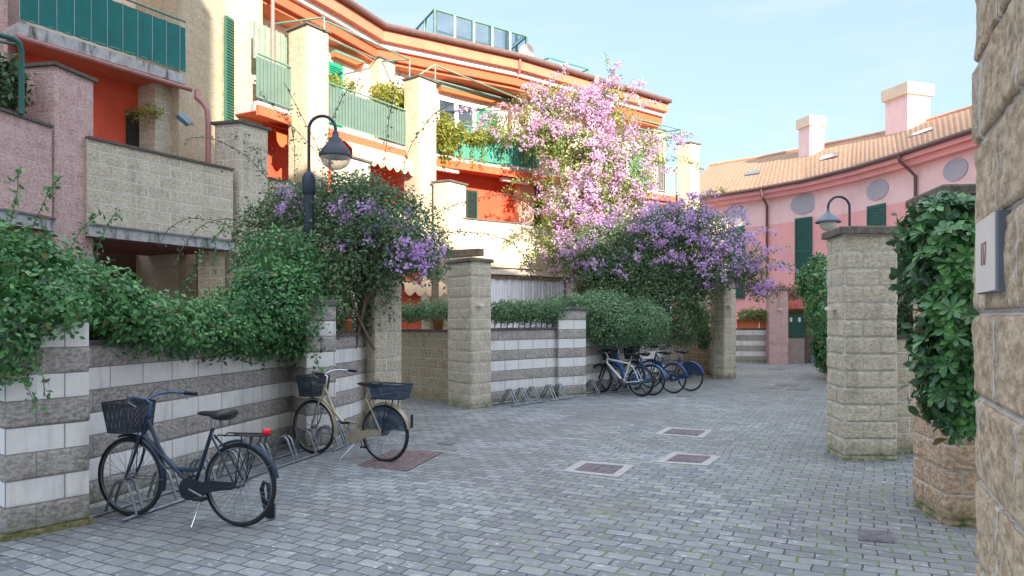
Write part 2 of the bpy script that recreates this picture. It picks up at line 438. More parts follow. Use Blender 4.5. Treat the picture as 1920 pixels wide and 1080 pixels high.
ROOFB = plain('brown_roof', (.16, .09, .07), .85, noise=.3)
def glass(name, col, rough=.08):
    m, n, p = newmat(name)
    p.inputs['Base Color'].default_value = (*col, 1); p.inputs['Roughness'].default_value = rough; p.inputs['Specular IOR Level'].default_value = .8
    return m
WGLASS = glass('window_glass', (.05, .07, .10))
def clearglass():
    m, n, p = newmat('roof_glass'); t = n('BsdfTransparent', Color=(.93, 1., 1.)); g = n('BsdfGlossy', Roughness=.05, Color=(.9, .95, 1))
    fr = n('Fresnel', IOR=1.5).outputs[0]
    ms = n('MixShader', Fac=n.math('MULTIPLY', fr, .8), i1=t.outputs[0], i2=g.outputs[0]); n.l.new(ms.outputs[0], n.n['Material Output'].inputs[0]); return m
RGLASS = clearglass()
def globe_m():
    m, n, p = newmat('lamp_globe'); p.inputs['Base Color'].default_value = (.75, .72, .66, 1); p.inputs['Roughness'].default_value = .12
    t = n('BsdfTransparent', Color=(.95, .93, .9)); lw = n('LayerWeight', Blend=.35).outputs['Facing']
    ms = n('MixShader', Fac=n.ramp(lw, (.0, .28), (.9, .95)), i1=t.outputs[0], i2=p.outputs[0]); n.l.new(ms.outputs[0], n.n['Material Output'].inputs[0]); return m
GLOBE = globe_m()
def milk_m():
    m, n, p = newmat('opal_globe'); p.inputs['Base Color'].default_value = (.62, .58, .48, 1); p.inputs['Roughness'].default_value = .2; return m
OPAL = milk_m()
def mesh_m(name, col, sc=90, fill=.55):          # open wire-mesh basket material
    m, n, p = newmat(name); uv = n('UVMap').outputs[0]
    s_ = n('SeparateXYZ', Vector=n('VectorMath', _operation='SCALE', i0=uv, Scale=sc).outputs[0])
    a = n.math('GREATER_THAN', n.math('FRACT', n.math('ADD', s_.outputs[0], s_.outputs[1])), fill); b = n.math('GREATER_THAN', n.math('FRACT', n.math('SUBTRACT', s_.outputs[0], s_.outputs[1])), fill)
    hole = n.math('MULTIPLY', a, b)
    p.inputs['Base Color'].default_value = (*col, 1); p.inputs['Roughness'].default_value = .5
    ms = n('MixShader', Fac=hole, i1=p.outputs[0], i2=n('BsdfTransparent').outputs[0]); n.l.new(ms.outputs[0], n.n['Material Output'].inputs[0]); return m
MESHB = mesh_m('black_mesh', (.02, .03, .045), 130, .55)
MESHN = mesh_m('navy_mesh', (.02, .05, .10), 70, .45)

def pavers():
    m, n, p = newmat('pavers'); ob = n('TexCoord').outputs['Object']
    wv = n('TexNoise', Vector=ob, Scale=.35, Detail=2.0).outputs['Color']
    wob = n('VectorMath', _operation='MULTIPLY_ADD', i0=wv, i1=(.35, .35, 0), i2=ob).outputs[0]
    wv2 = n('TexNoise', Vector=ob, Scale=9., Detail=2.0).outputs['Color']
    wob = n('VectorMath', _operation='MULTIPLY_ADD', i0=wv2, i1=(.022, .022, 0), i2=wob).outputs[0]
    rot = n('Mapping', Vector=wob, Rotation=(0, 0, R(27.)), Location=(.03, .02, 0)).outputs[0]
    br = n('TexBrick', Vector=rot, Color1=(0, 0, 0), Color2=(1, 1, 1), Mortar=(.5, .5, .5), Scale=1.0, Mortar__Size=.0060, Mortar__Smooth=.3, Brick__Width=.198, Row__Height=.128)
    cell, mor = br.outputs[0], br.outputs[1]
    fine = n('TexNoise', Vector=ob, Scale=70., Detail=7., Roughness=.75).outputs[0]
    spk = n('TexNoise', Vector=n('Mapping', Vector=rot, Scale=(12, 20, 12)).outputs[0], Scale=1., Detail=5., Roughness=.65).outputs[0]
    big = n('TexNoise', Vector=ob, Scale=.45, Detail=5., Roughness=.6).outputs[0]
    c = n.mix(cell, (.15, .165, .185), (.335, .35, .365))
    c = n.mix(n.ramp(fine, (.3, .0), (.7, .45)), c, (.15, .155, .165))
    c = n.mix(n.ramp(spk, (.57, 0.), (.68, .8)), c, (.66, .67, .66))           # pale worn spots
    c = n.mix(n.ramp(big, (.42, 0.), (.62, .6)), c, (.17, .17, .165))
    c = n.mix(n.ramp(big, (.30, .3), (.42, 0.)), c, (.5, .5, .5))
    sp = n('SeparateXYZ', Vector=ob)
    # moss grows in the joints, mostly near the right-hand walls
    dist = n.math('SUBTRACT', n.math('MULTIPLY', sp.outputs[0], .9), n.math('MULTIPLY', sp.outputs[1], .22))
    mz = n('TexNoise', Vector=ob, Scale=3.2, Detail=6., Roughness=.7).outputs[0]
    mm = n.math('ADD', n.ramp(mz, (.46, 0.), (.60, 1.)), 0.)
    side = n('MapRange', Value=dist, i1=-2.2, i2=.9, i3=.32, i4=1.0).outputs[0]
    mossf = n.math('MULTIPLY', mm, side)
    joint = n.mix(n.ramp(mossf, (.1, 0.), (.5, 1.)), (.03, .033, .036), (.12, .20, .02))
    # wider, mossier joints where moss is thick
    br2 = n('TexBrick', Vector=rot, Color1=(0, 0, 0), Color2=(1, 1, 1), Scale=1.0, Mortar__Size=.017, Mortar__Smooth=.5, Brick__Width=.198, Row__Height=.128).outputs[1]
    mz2 = n('TexNoise', Vector=ob, Scale=11., Detail=4., Roughness=.7).outputs[0]
    c = n.mix(n.math('MULTIPLY', n.math('MULTIPLY', br2, n.ramp(mz2, (.50, 0.), (.60, 1.))), n.ramp(mossf, (.25, 0.), (.6, 1.))), c, (.11, .20, .02))
    c = n.mix(n.math('MULTIPLY', mor, .95), c, joint)
    n.l.new(c, p.inputs['Base Color']); n.l.new(n.ramp(fine, (.3, .5), (.7, .8)), p.inputs['Roughness']); p.inputs['Specular IOR Level'].default_value = .45
    tilt = n.math('MULTIPLY', cell, .25)
    h = n.math('SUBTRACT', n.math('ADD', n.math('MULTIPLY', fine, .22), tilt), mor)
    b = n('Bump', Strength=.9, Distance=.012, Height=h); n.l.new(b.outputs[0], p.inputs['Normal']); return m
PAVE = pavers()
def rooftiles():
    m, n, p = newmat('roof_tiles'); uv = n('UVMap').outputs[0]; ob = n('TexCoord').outputs['Object']
    br = n('TexBrick', Vector=uv, Color1=(0, 0, 0), Color2=(1, 1, 1), Mortar=(.5, .5, .5), Scale=1.0, Mortar__Size=.02, Mortar__Smooth=.6, Brick__Width=.24, Row__Height=.34, i9=0.0)
    c = n.mix(br.outputs[0], (.78, .50, .28), (.92, .70, .45))
    c = n.mix(n.ramp(n('TexNoise', Vector=ob, Scale=4., Detail=6.).outputs[0], (.45, 0.), (.7, .5)), c, (.50, .31, .22))
    c = n.mix(n.math('MULTIPLY', br.outputs[1], .7), c, (.17, .07, .05)); n.l.new(c, p.inputs['Base Color']); p.inputs['Roughness'].default_value = .9
    b = n('Bump', Strength=.8, Distance=.04, Height=n.math('SUBTRACT', 1., br.outputs[1])); n.l.new(b.outputs[0], p.inputs['Normal']); return m
TILES = rooftiles()
def rusty(name, ca, cb):
    m, n, p = newmat(name); uv = n('TexCoord').outputs['Object']
    f = n('TexNoise', Vector=uv, Scale=12., Detail=6.).outputs[0]; n.l.new(n.mix(n.ramp(f, (.35, 0.), (.65, 1.)), ca, cb), p.inputs['Base Color'])
    p.inputs['Roughness'].default_value = .7; p.inputs['Metallic'].default_value = .2
    v = n('TexVoronoi', Vector=uv, Scale=38.).outputs[0]; b = n('Bump', Strength=.8, Distance=.01, Height=v); n.l.new(b.outputs[0], p.inputs['Normal']); return m
RUST = rusty('rusty_iron', (.15, .10, .10), (.24, .175, .175)); RUST2 = rusty('grey_iron', (.13, .125, .135), (.21, .195, .205))

# ------------------------------------------------------------------ ground
g = MB(); g.add([(-150, -150, 0), (150, -150, 0), (150, 150, 0), (-150, 150, 0)], [(0, 1, 2, 3)])
tag(g.build('ground', PAVE), kind='structure')

# ------------------------------------------------------------------ lane walls and gate pillars
def pillar(name, label, P, h, mat, res=.03, amp=.018, cap=.045, capm=None, group='block gate pillars along the lane', sides=None, capth=.07, **kw):
    c = np.mean(np.array(P), 0); t = thing(name, label, 'pillar', (c[0], c[1], 0), group=group)
    mb = MB(); rock_poly(mb, P, 0, h, res, amp, sides=sides, **kw); mb.build('shaft', mat, t)
    if cap is not None:
        m2 = MB(); Q = grow(P, cap); Q2 = grow(P, cap - .015); n = len(Q)
        m2.add([(x, y, h + .001) for x, y in Q] + [(x, y, h + capth - .015) for x, y in Q] + [(x, y, h + capth) for x, y in Q2],
               [tuple(range(n - 1, -1, -1))] + [(i, (i + 1) % n, n + (i + 1) % n, n + i) for i in range(n)] + [(n + i, n + (i + 1) % n, 2 * n + (i + 1) % n, 2 * n + i) for i in range(n)] + [tuple(range(2 * n, 3 * n))])
        m2.build('cap', capm or CAPST, t)
    return t
def wall(name, label, front, th, h, mat, res=.03, amp=.014, cope=True, group=None, **kw):
    back = off(front, th); n = len(front); P = list(front) + list(reversed(back))
    c = np.mean(np.array(P), 0); t = thing(name, label, 'wall', (c[0], c[1], 0), group=group)
    mb = MB(); rock_poly(mb, P, 0, h, res, amp, sides=set(range(n - 1)), **kw); mb.build('blockwork', mat, t)
    if cope:
        m2 = MB(); m2.strip(front, -.035, th + .03, h + .001, h + .04); m2.build('coping', COPING, t)
    return t

# left side, near to far
pier1 = [(-3.80, 5.33), (-3.44, 5.78), (-3.77, 6.05), (-4.13, 5.60)]
pillar('wall_pier', 'grey and white banded block pier nearest on the left, under the hedge', pier1, 1.64, STRIPE, .014, .014, None, stripe=True, bw=.52, vo=.04, group='banded wall piers')
mb = MB(); P = grow(pier1, .03); mb.prism(P, 0, .045); o = mb.build('plinth', WARM, bpy.data.objects['wall_pier'])
wf1 = [(-3.74, 6.06), (-3.46, 7.2), (-3.2, 8.3), (-2.93, 9.45)]
wall('garden_wall', 'long curved grey and white banded garden wall behind the two near bicycles', wf1, .22, 1.44, STRIPE, .02, .010, stripe=True, bw=.52, vo=.04)
pillar('wall_pier', 'grey and white banded pier behind the champagne bicycle, below the dark bougainvillea', [(-2.60, 8.98), (-2.30, 9.28), (-2.70, 9.72), (-2.97, 9.5)], 1.84, STRIPE, .02, .012, .03, COPING, stripe=True, vo=.04, group='banded wall piers')
wall('garden_wall', 'short grey and white banded wall left of the bougainvillea gate pillar', [(-2.52, 9.6), (-2.33, 10.3), (-2.25, 11.0)], .22, 1.42, STRIPE, .03, .010, stripe=True, vo=.04)
pillar('gate_pillar', 'tan block pillar under the dark green bougainvillea, behind the champagne bicycle', [(-2.06, 10.7), (-1.72, 11.05), (-2.05, 11.42), (-2.36, 11.06)], 2.72, TAN, .03, .018)
wall('garden_wall', 'recessed brown block wall between two tan pillars with potted shrubs on it', [(-2.95, 15.85), (-1.80, 14.75), (-1.12, 14.1)], .22, 1.40, BROWN, .04, .014, bw=.4)
pillar('gate_pillar', 'tall tan block pillar in the middle left of the lane with a small nameplate', [(-.74, 13.0), (-.40, 13.45), (-.82, 13.95), (-1.24, 13.75)], 2.72, TAN, .03, .02)
wall('garden_wall', 'grey and white banded wall behind the empty triangular bicycle rack', [(-.42, 13.75), (.15, 14.35), (.82, 14.95), (1.08, 15.25)], .22, 1.44, STRIPE, .03, .010, stripe=True, vo=.04)
pillar('wall_pier', 'grey and white banded pier right of the curtained window, beside the round hedge', [(.98, 14.98), (1.60, 15.38), (1.42, 15.72), (.85, 15.35)], 1.84, STRIPE, .03, .012, .03, COPING, stripe=True, vo=.04, group='banded wall piers')
wall('garden_wall', 'grey and white banded wall in shade behind the parked blue bicycles', [(1.55, 15.7), (2.5, 16.9), (3.6, 18.2), (4.35, 19.6)], .22, 1.40, STRIPE, .05, .010, stripe=True, vo=.04)
pillar('wall_pier', 'plain pale block pier at the end of the wall behind the bicycles', [(4.15, 19.5), (5.0, 20.7), (4.6, 21.0), (3.8, 19.8)], 1.50, TAN, .06, .008, .03, COPING, group='banded wall piers')
wall('garden_wall', 'dark brown recessed block wall left of the greenish round-cornered pillar', [(4.95, 22.2), (5.45, 21.6), (5.95, 20.6)], .22, 1.40, BROWN, .06, .014)
pillar('gate_pillar', 'greenish tan block pillar under the purple bougainvillea at the lane bend', [(5.60, 19.75), (5.82, 19.5), (6.08, 19.6), (6.28, 19.95), (6.15, 20.4), (5.7, 20.4)], 2.72, TAN, .05, .016)

# far end
wall('garden_wall', 'low far grey and white banded wall below the terracotta planters', [(8.3, 26.9), (9.95, 26.55)], .22, 1.26, STRIPE, .08, .008, stripe=True, vo=.04)
pillar('gate_pillar', 'pinkish brick pillar beside the dark green gate at the far end', [(9.45, 26.1), (10.1, 26.0), (10.2, 26.5), (9.5, 26.6)], 2.70, PINKB, .08, .012)
# small nameplates on pillars
def plate(p, nrm, wd, hg, th, label, mat=BOXM):
    mb = MB(); a = math.atan2(nrm[1], nrm[0]) + math.pi / 2
    mb.box((0, 0, 0), (wd, th, hg), a, bev=.006); o = mb.build('nameplate', mat); o.location = p; return tag(o, label, 'plate')
plate((-.615, 13.135, 1.92), (.8, -.6), .13, .05, .16, 'small grey nameplate on the middle tan pillar')
plate((5.98, 19.52, 2.0), (.3, -1), .13, .05, .18, 'small grey nameplate on the greenish pillar under purple flowers')
plate((9.8, 26.03, 2.0), (.1, -1), .14, .05, .10, 'small grey nameplate on the far pinkish pillar')

# right side
pillar('gate_pillar', 'pale tan block pillar with a dark slab cap standing before the right lamp', [(3.96, 8.92), (3.89, 8.34), (4.51, 8.34), (4.60, 8.95)], 2.66, TAN, .018, .018, .06, capth=.09)
wall('garden_wall', 'short block wall in the gap between the two right-hand pillars', [(4.5, 8.75), (6.3, 8.85)][::1], .2, 1.42, TAN, .03, .014)
R1 = [(3.61, 6.38), (3.49, 5.71), (3.80, 5.68), (4.25, 5.9), (4.2, 6.5)]
pillar('gate_pillar', 'warm brown block pillar behind the glossy leaved shrub on the right', R1, 2.66, WARM, .016, .018, .06, capth=.08)
plate((3.925, 8.62, 1.79), (-1, -.12), .12, .04, .22, 'small cream doorbell plate on the side of the pale tan pillar')
wall('garden_wall', 'overgrown block wall curving away behind the pale tan pillar', [(9.3, 21.2), (8.4, 17.5), (6.9, 13.0), (5.2, 9.8)][::-1][::-1], .22, 1.42, TAN, .15, .01)
# very near rough wall
nw = thing('near_wall', 'huge rough brown split stone wall filling the right edge of the picture', 'wall', (1.3, 1.4, 0))
mb = MB(); A = (1.130, 1.72); B_ = (.72, .84)
PN = [A, B_, (1.3, .5), (1.95, 1.45)]
u = 0
rock_face(mb, PN[3], A, 0, 2.76, 0, .05, .01, vo=.083)
rock_face(mb, A, B_, .883, 2.683, .13, .006, .013, bw=.42, vo=.083, pin=(0, 0), top=False)
rock_face(mb, A, B_, 0, .883, .13, .02, .013, bw=.42, vo=.083, pin=(0, 0), top=False); rock_face(mb, A, B_, 2.683, 2.76, .13, .02, .010, bw=.42, vo=.083, pin=(0, 0), top=False)
rock_face(mb, B_, PN[2], 0, 2.76, 0, .05, .01, vo=.083); rock_face(mb, PN[2], PN[3], 0, 2.76, 0, .1, 0, vo=.083)
mb.add([(x, y, 2.76) for x, y in PN], [(0, 1, 2, 3)])
NEARM = blocks('near_stone', (.56, .39, .25), (.77, .57, .40), (.76, .69, .62), grain=.42, bump=.9, stain=.25)
mb.build('blockwork', NEARM, nw)
# intercom number box
td = np.array([B_[0] - A[0], B_[1] - A[1]]); td /= np.linalg.norm(td); nd = np.array([td[1], -td[0]])
if nd[0] > 0: nd = -nd
def onwall(px):
    k = (px - 960) / F; a = A[0] - k * A[1]; b = td[0] - k * td[1]; s_ = -a / b; return np.array([A[0] + td[0] * s_, A[1] + td[1] * s_])
q0 = onwall(1857); q1 = onwall(1896)
zt, zb = Z(418, q0[1]), Z(552, q0[1])
ib = thing('number_box', 'cream metal house number box reading 117 on the rough near wall', 'number box', (float((q0 + q1)[0] / 2), float((q0 + q1)[1] / 2), float(zb)))
mb = MB(); c_ = (q0 + q1) / 2 + nd * .012; Lb = np.linalg.norm(q1 - q0); an = math.atan2(td[1], td[0])
mb.box((c_[0], c_[1], (zt + zb) / 2), (Lb, .024, zt - zb), an, bev=.003); mb.build('case', BOXS, ib)
mb = MB(); c2 = (q0 + q1) / 2 + nd * .026; mb.box((c2[0], c2[1], (zt + zb) / 2), (Lb * .97, .006, (zt - zb) * .97), an, bev=.002); mb.build('front_plate', BOXM, ib)
cu = bpy.data.curves.new('digits', 'FONT'); cu.body = '117'; cu.size = .07; cu.extrude = .0008; cu.align_x = 'CENTER'; cu.align_y = 'CENTER'
to = bpy.data.objects.new('tmp', cu); COL.objects.link(to)
me = bpy.data.meshes.new_from_object(to.evaluated_get(bpy.context.evaluated_depsgraph_get())); bpy.data.objects.remove(to)
me.materials.append(INK); dg = bpy.data.objects.new('digits', me); COL.objects.link(dg); dg.parent = ib
c3 = (q0 + q1) / 2 + nd * .0302
xa = Vector((td[0], td[1], 0)); za = Vector((nd[0], nd[1], 0)); ya = Vector((0, 0, 1))
if xa.cross(ya).dot(za) < 0: xa = -xa
Mx = Matrix((xa, ya, za)).transposed().to_4x4(); Mx.translation = Vector((c3[0], c3[1], (zt + zb) / 2)) - Vector(ib.location)
dg.matrix_local = Mx @ Matrix.Diagonal((.62, 1, 1, 1))

# ------------------------------------------------------------------ left apartment building
AB = thing('apartment_building', 'curved peach and orange apartment building with green balconies on the left', 'building', (-4, 18, 0))
def part(mb, name, mat, parent=AB, label=None):
    o = mb.build(name, mat, parent)
    if label: o['label'] = label
    return o
Bc = [(-7.7, 11.1), (-6.2, 13.5)]
Bc2 = [(-5.40, 15.1), (-4.4, 16.95), (-2.77, 19.4)]
Bc3 = [(-2.3, 20.1), (-.6, 21.3), (.84, 22.4), (1.9, 23.3)]
Bc4 = [(3.4, 24.5), (4.9, 25.7), (6.5, 26.8)]
Ball = [(-9.6, 8.0), (-7.7, 11.1), (-6.2, 13.5), (-4.4, 16.95), (-2.77, 19.4), (-.6, 21.3), (.84, 22.4), (4.2, 25.2), (6.1, 26.5)]
Lall = [(-7.6, 7.3), (-6.6, 10.0), (-6.4, 10.8), (-5.16, 13.1), (-3.85, 16.0), (-2.1, 18.6), (-1.3, 19.3), (1.4, 21.4), (3.5, 23.2), (6.0, 25.6)]
W2 = off(Ball, 1.5); W1 = off(Lall, 2.0); W0 = off(Lall, 2.6)
E0 = [(-8.4, 10.6), (-6.2, 14.2), (-4.2, 18.15), (-3.48, 19.74), (.33, 22.03), (5.95, 26.6)]
mb = MB(); mb.strip(W2, 0, .3, 6.1, 9.3); part(mb, 'upper_wall', CREAM)
mb = MB(); mb.strip(W1, 0, .3, 3.1, 6.12); part(mb, 'recessed_wall', RED)
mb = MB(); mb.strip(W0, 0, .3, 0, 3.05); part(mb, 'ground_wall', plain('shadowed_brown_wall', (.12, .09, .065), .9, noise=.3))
m_ = MB(); m_.box((-5.6, 13.2, 1.5), (.45, .45, 3.0), .5); part(m_, 'post', BROWN)
# end wall and back
mb = MB(); a = off(Ball, 0.02)[-1]; b = off(Ball, 9)[-1]; mb.obox(a if False else W2[-1], b, 0, 9.3, -.3, .0); part(mb, 'end_wall', CREAM)
# cornice: stacked mouldings under the gutter
mb = MB(); mb.strip(E0, .12, 1.6, 9.42, 9.72); part(mb, 'cornice', PEACHO)
mb = MB(); mb.strip(E0, .30, 1.6, 9.28, 9.42); part(mb, 'cornice_band', WHITEB)
mb = MB(); mb.strip(E0, .42, 1.7, 9.02, 9.28); part(mb, 'cornice', ORANGE)
mb = MB(); mb.strip(E0, .55, 1.8, 8.93, 9.02); part(mb, 'cornice_band', SOFFIT)
mb = MB(); gp = off(E0, .02); mb.tube([(x, y, 9.80) for x, y in gp], .085, 10); mb.strip(E0, .03, .3, 9.73, 9.86); part(mb, 'gutter', GUTTER)
bo = off(E0, 5.0); n = len(E0); mb = MB()
mb.add([(x, y, 9.88) for x, y in E0] + [(x, y, 11.0) for x, y in bo], [(i, i + 1, n + i + 1, n + i) for i in range(n - 1)]); part(mb, 'roof', ROOFB)

def balcony(poly, z=6.3, depth=1.5, fascia=SLAB, so=ORANGE, th=.2, pipe=None):
    mb = MB(); mb.strip(poly, 0, depth, z - th, z); o = part(mb, 'balcony_slab', fascia)
    m2 = MB(); m2.strip(poly, .06, depth - .01, z - th - .012, z - th - .002); m2.build('soffit', so, o)
    m3 = MB(); m3.strip(poly, -.03, .05, z - th - .10, z - th * .45); m3.build('fascia', ORANGE, o) if pipe is None else None
    return o
def railing(poly, z, style, h=1.0, gap=.11):
    mb = MB(); mb.tube([(x, y, z + h) for x, y in poly], .022, 6); mb.tube([(x, y, z + .07) for x, y in poly], .014, 6)
    fine = MB(); pan = MB()
    for (x0, y0), (x1, y1) in zip(poly[:-1], poly[1:]):
        L = math.hypot(x1 - x0, y1 - y0); k = max(1, int(L / gap)); t = ((x1 - x0) / L, (y1 - y0) / L); an = math.atan2(t[1], t[0])
        for i in range(k + 1):
            x, y = x0 + t[0] * L * i / k, y0 + t[1] * L * i / k
            if style == 'slat': pan.box((x, y, z + .5), (gap * .80, .012, .86), an)
            elif style == 'cloth':
                if i % 2 == 0: fine.box((x + t[1] * .03, y - t[0] * .03, z + .5), (.006, .006, .92), an)
            else: fine.box((x, y, z + .5), (.014, .014, .92), an)
        if style == 'slat':
            pan.obox((x0, y0), (x1, y1), z + .08, z + .92, -.03, -.02)
        if style == 'cloth':
            # sagging cloth with soft waves
            nu = max(8, int(L / .05)); nn = (t[1], -t[0]); vs = []; fs = []
            for j, zz in enumerate((.04, .32, .6, .88)):
                for i in range(nu + 1):
                    s_ = L * i / nu; d = .012 + .012 * math.sin(s_ * 2 * math.pi / (gap * 2)) + .008 * math.sin(s_ * 3.1 + j)
                    vs.append((x0 + t[0] * s_ + nn[0] * d, y0 + t[1] * s_ + nn[1] * d, z + zz))
            for j in range(3):
                for i in range(nu): fs.append((j * (nu + 1) + i, j * (nu + 1) + i + 1, (j + 1) * (nu + 1) + i + 1, (j + 1) * (nu + 1) + i))
            pan.add(vs, fs, smooth=True)
    return mb, fine, pan
def add_rail(poly, z, style, frame, bal, panel=None, **kw):
    a, f, p_ = railing(poly, z, style, **kw); o = part(a, 'railing', frame)
    if f.v: f.build('balusters', bal, o)
    if p_.v: p_.build('railing_panel', panel, o)
    return o

# bay 1 (nearest)
balcony(Bc, so=SOFFIT, pipe=PINKPIPE, th=.19); add_rail(Bc, 6.3, 'cloth', PALEGR, WIRE, TEAL, gap=.13)
mb = MB(); mb.tube([(-7.68, 11.02, 6.04), (-6.10, 13.52, 6.02)], .045, 8); part(mb, 'gutter', PINKPIPE)
balcony(Bc2, so=ORANGE); add_rail(Bc2, 6.3, 'slat', PALEGR, WIRE, SAGE, gap=.10)
balcony(Bc3, so=ORANGE); add_rail(Bc3[:-1], 6.3, 'cloth', PALEGR, WIRE, TEAL2, gap=.06)
balcony(Bc4, so=ORANGE); add_rail(Bc4, 6.3, 'bars', WIRE, WIRE)
mb = MB()
for a_, b_ in (((6.5, 26.8), (5.75, 27.8)),): mb.tube([(*a_, 7.3), (*b_, 7.3)], .02, 6)
part(mb, 'railing', WIRE)

# storey-high parapets with slab underneath
def parapet(poly, mat, sm=SLAB, lab=None):
    t = MB(); rock_poly(t, list(poly) + list(reversed(off(poly, .22))), 3.12, 4.40, .05, .010, sides=set(range(len(poly) - 1))); o = part(t, 'parapet', mat, label=lab)
    m2 = MB(); m2.strip(poly, -.04, .26, 4.401, 4.44); m2.build('coping', COPING, o)
    m3 = MB(); m3.strip(poly, -.05, 2.2, 2.92, 3.118); s_ = m3.build('slab', sm, o)
    m4 = MB(); m4.strip(poly, .02, 2.2, 2.905, 2.917); m4.build('soffit', plain('maroon_soffit', (.20, .06, .04), .9), o)
    m5 = MB(); m5.strip(poly, -.075, -.052, 3.085, 3.115); m5.build('flashing', STEEL, o)
parapet([(-7.6, 7.3), (-6.73, 9.35), (-6.60, 10.2)], PINKB, lab='pink block parapet')
parapet([(-6.45, 10.8), (-5.8, 12.0), (-5.16, 13.15)], TAN)
parapet([(-4.76, 13.9), (-3.9, 15.9)], TANU); parapet([(-3.45, 16.7), (-2.2, 18.6)], TANU); parapet([(-1.45, 19.45), (-.2, 20.3), (1.4, 21.5), (3.5, 23.2), (6.9, 25.7)], TANU, CREAM)
def low_pier(P, mat, h=5.33, lab=None, z0=0, res=.05):
    m_ = MB(); rock_poly(m_, P, z0, h, res, .014, sides={0, 1}); o = part(m_, 'pillar', mat, label=lab)
    m2 = MB(); Q = grow(P, .05); m2.prism(Q, h + .001, h + .05); m2.build('cap', COPING, o); return o
low_pier([(-7.16, 10.40), (-6.63, 10.30), (-6.48, 11.0), (-7.1, 11.2)], PINKB, lab='pink block pillar')
low_pier([(-5.62, 13.45), (-5.10, 13.3), (-4.76, 13.85), (-5.3, 14.2)], TAN)
low_pier([(-4.15, 16.3), (-3.70, 16.2), (-3.35, 16.8), (-3.9, 17.1)], TAN)
low_pier([(-2.12, 19.2), (-1.68, 19.0), (-1.27, 19.6), (-1.7, 19.95)], TANU)
low_pier([(6.75, 25.8), (7.2, 25.7), (7.9, 26.0), (7.6, 26.6), (6.9, 26.5)], TANU)
low_pier([(3.1, 23.6), (3.5, 23.3), (4.0, 23.75), (3.6, 24.2)], TANU)
# tall pillars
TALL = blocks('tall_pillar_block', (.50, .41, .28), (.64, .54, .39), (.60, .53, .42), grain=.3, stain=.3)
low_pier([(-5.03, 16.0), (-4.5, 15.6), (-4.16, 16.1), (-4.75, 16.6)], TALL, 8.12, res=.06)
low_pier([(-2.93, 19.3), (-2.48, 18.95), (-2.08, 19.5), (-2.5, 19.9)], TALL, 8.12, res=.06)
low_pier([(6.15, 26.4), (6.56, 26.15), (6.98, 26.45), (6.6, 26.9)], TALL, 8.12, res=.08)
low_pier([(.95, 23.3), (1.35, 22.9), (1.75, 23.3), (1.35, 23.75)], TALL, 8.12, res=.08)
# stair tower
m_ = MB(); rock_poly(m_, [(-6.35, 13.55), (-6.15, 15.2), (-6.10, 15.32), (-5.65, 16.1), (-6.6, 17.6), (-8.2, 14.6)], 0, 12, .06, .010, sides={0, 2, 3}); part(m_, 'tower', TALL, label='tall block stair tower')
m_ = MB(); m_.obox((-6.14, 15.10), (-6.07, 15.34), 5.6, 8.1, .03, .09)
for k in range(40): m_.obox((-6.135, 15.11), (-6.075, 15.33), 5.64 + k * .061, 5.66 + k * .061, .09, .11)
part(m_, 'window', plain('louvre_green', (.035, .12, .085), .6), label='tall narrow green louvred strip')
# facade pilasters
m_ = MB(); rock_poly(m_, [(-9.6, 10.4), (-8.05, 11.35), (-8.4, 12.3), (-9.9, 11.5)], 0, 12, .08, .010, sides={0, 1}); part(m_, 'tower', PINKB, label='pink block stair tower')
for px in (707, 988, 1222):
    x, y = hit(px, W2); k = [i for i in range(len(W2) - 1)]
    m_ = MB(); best = min(range(len(W2) - 1), key=lambda i: abs((W2[i][0] + W2[i + 1][0]) / 2 - x)); a = math.atan2(W2[best + 1][1] - W2[best][1], W2[best + 1][0] - W2[best][0])
    m_.box((x + .2 * math.sin(a), y - .2 * math.cos(a), 7.65), (.62, .42, 2.66), a); o = part(m_, 'pilaster', TALL)
    m_ = MB(); m_.box((x + .2 * math.sin(a), y - .2 * math.cos(a), 9.0), (.7, .5, .05), a); m_.build('cap', COPING, o)

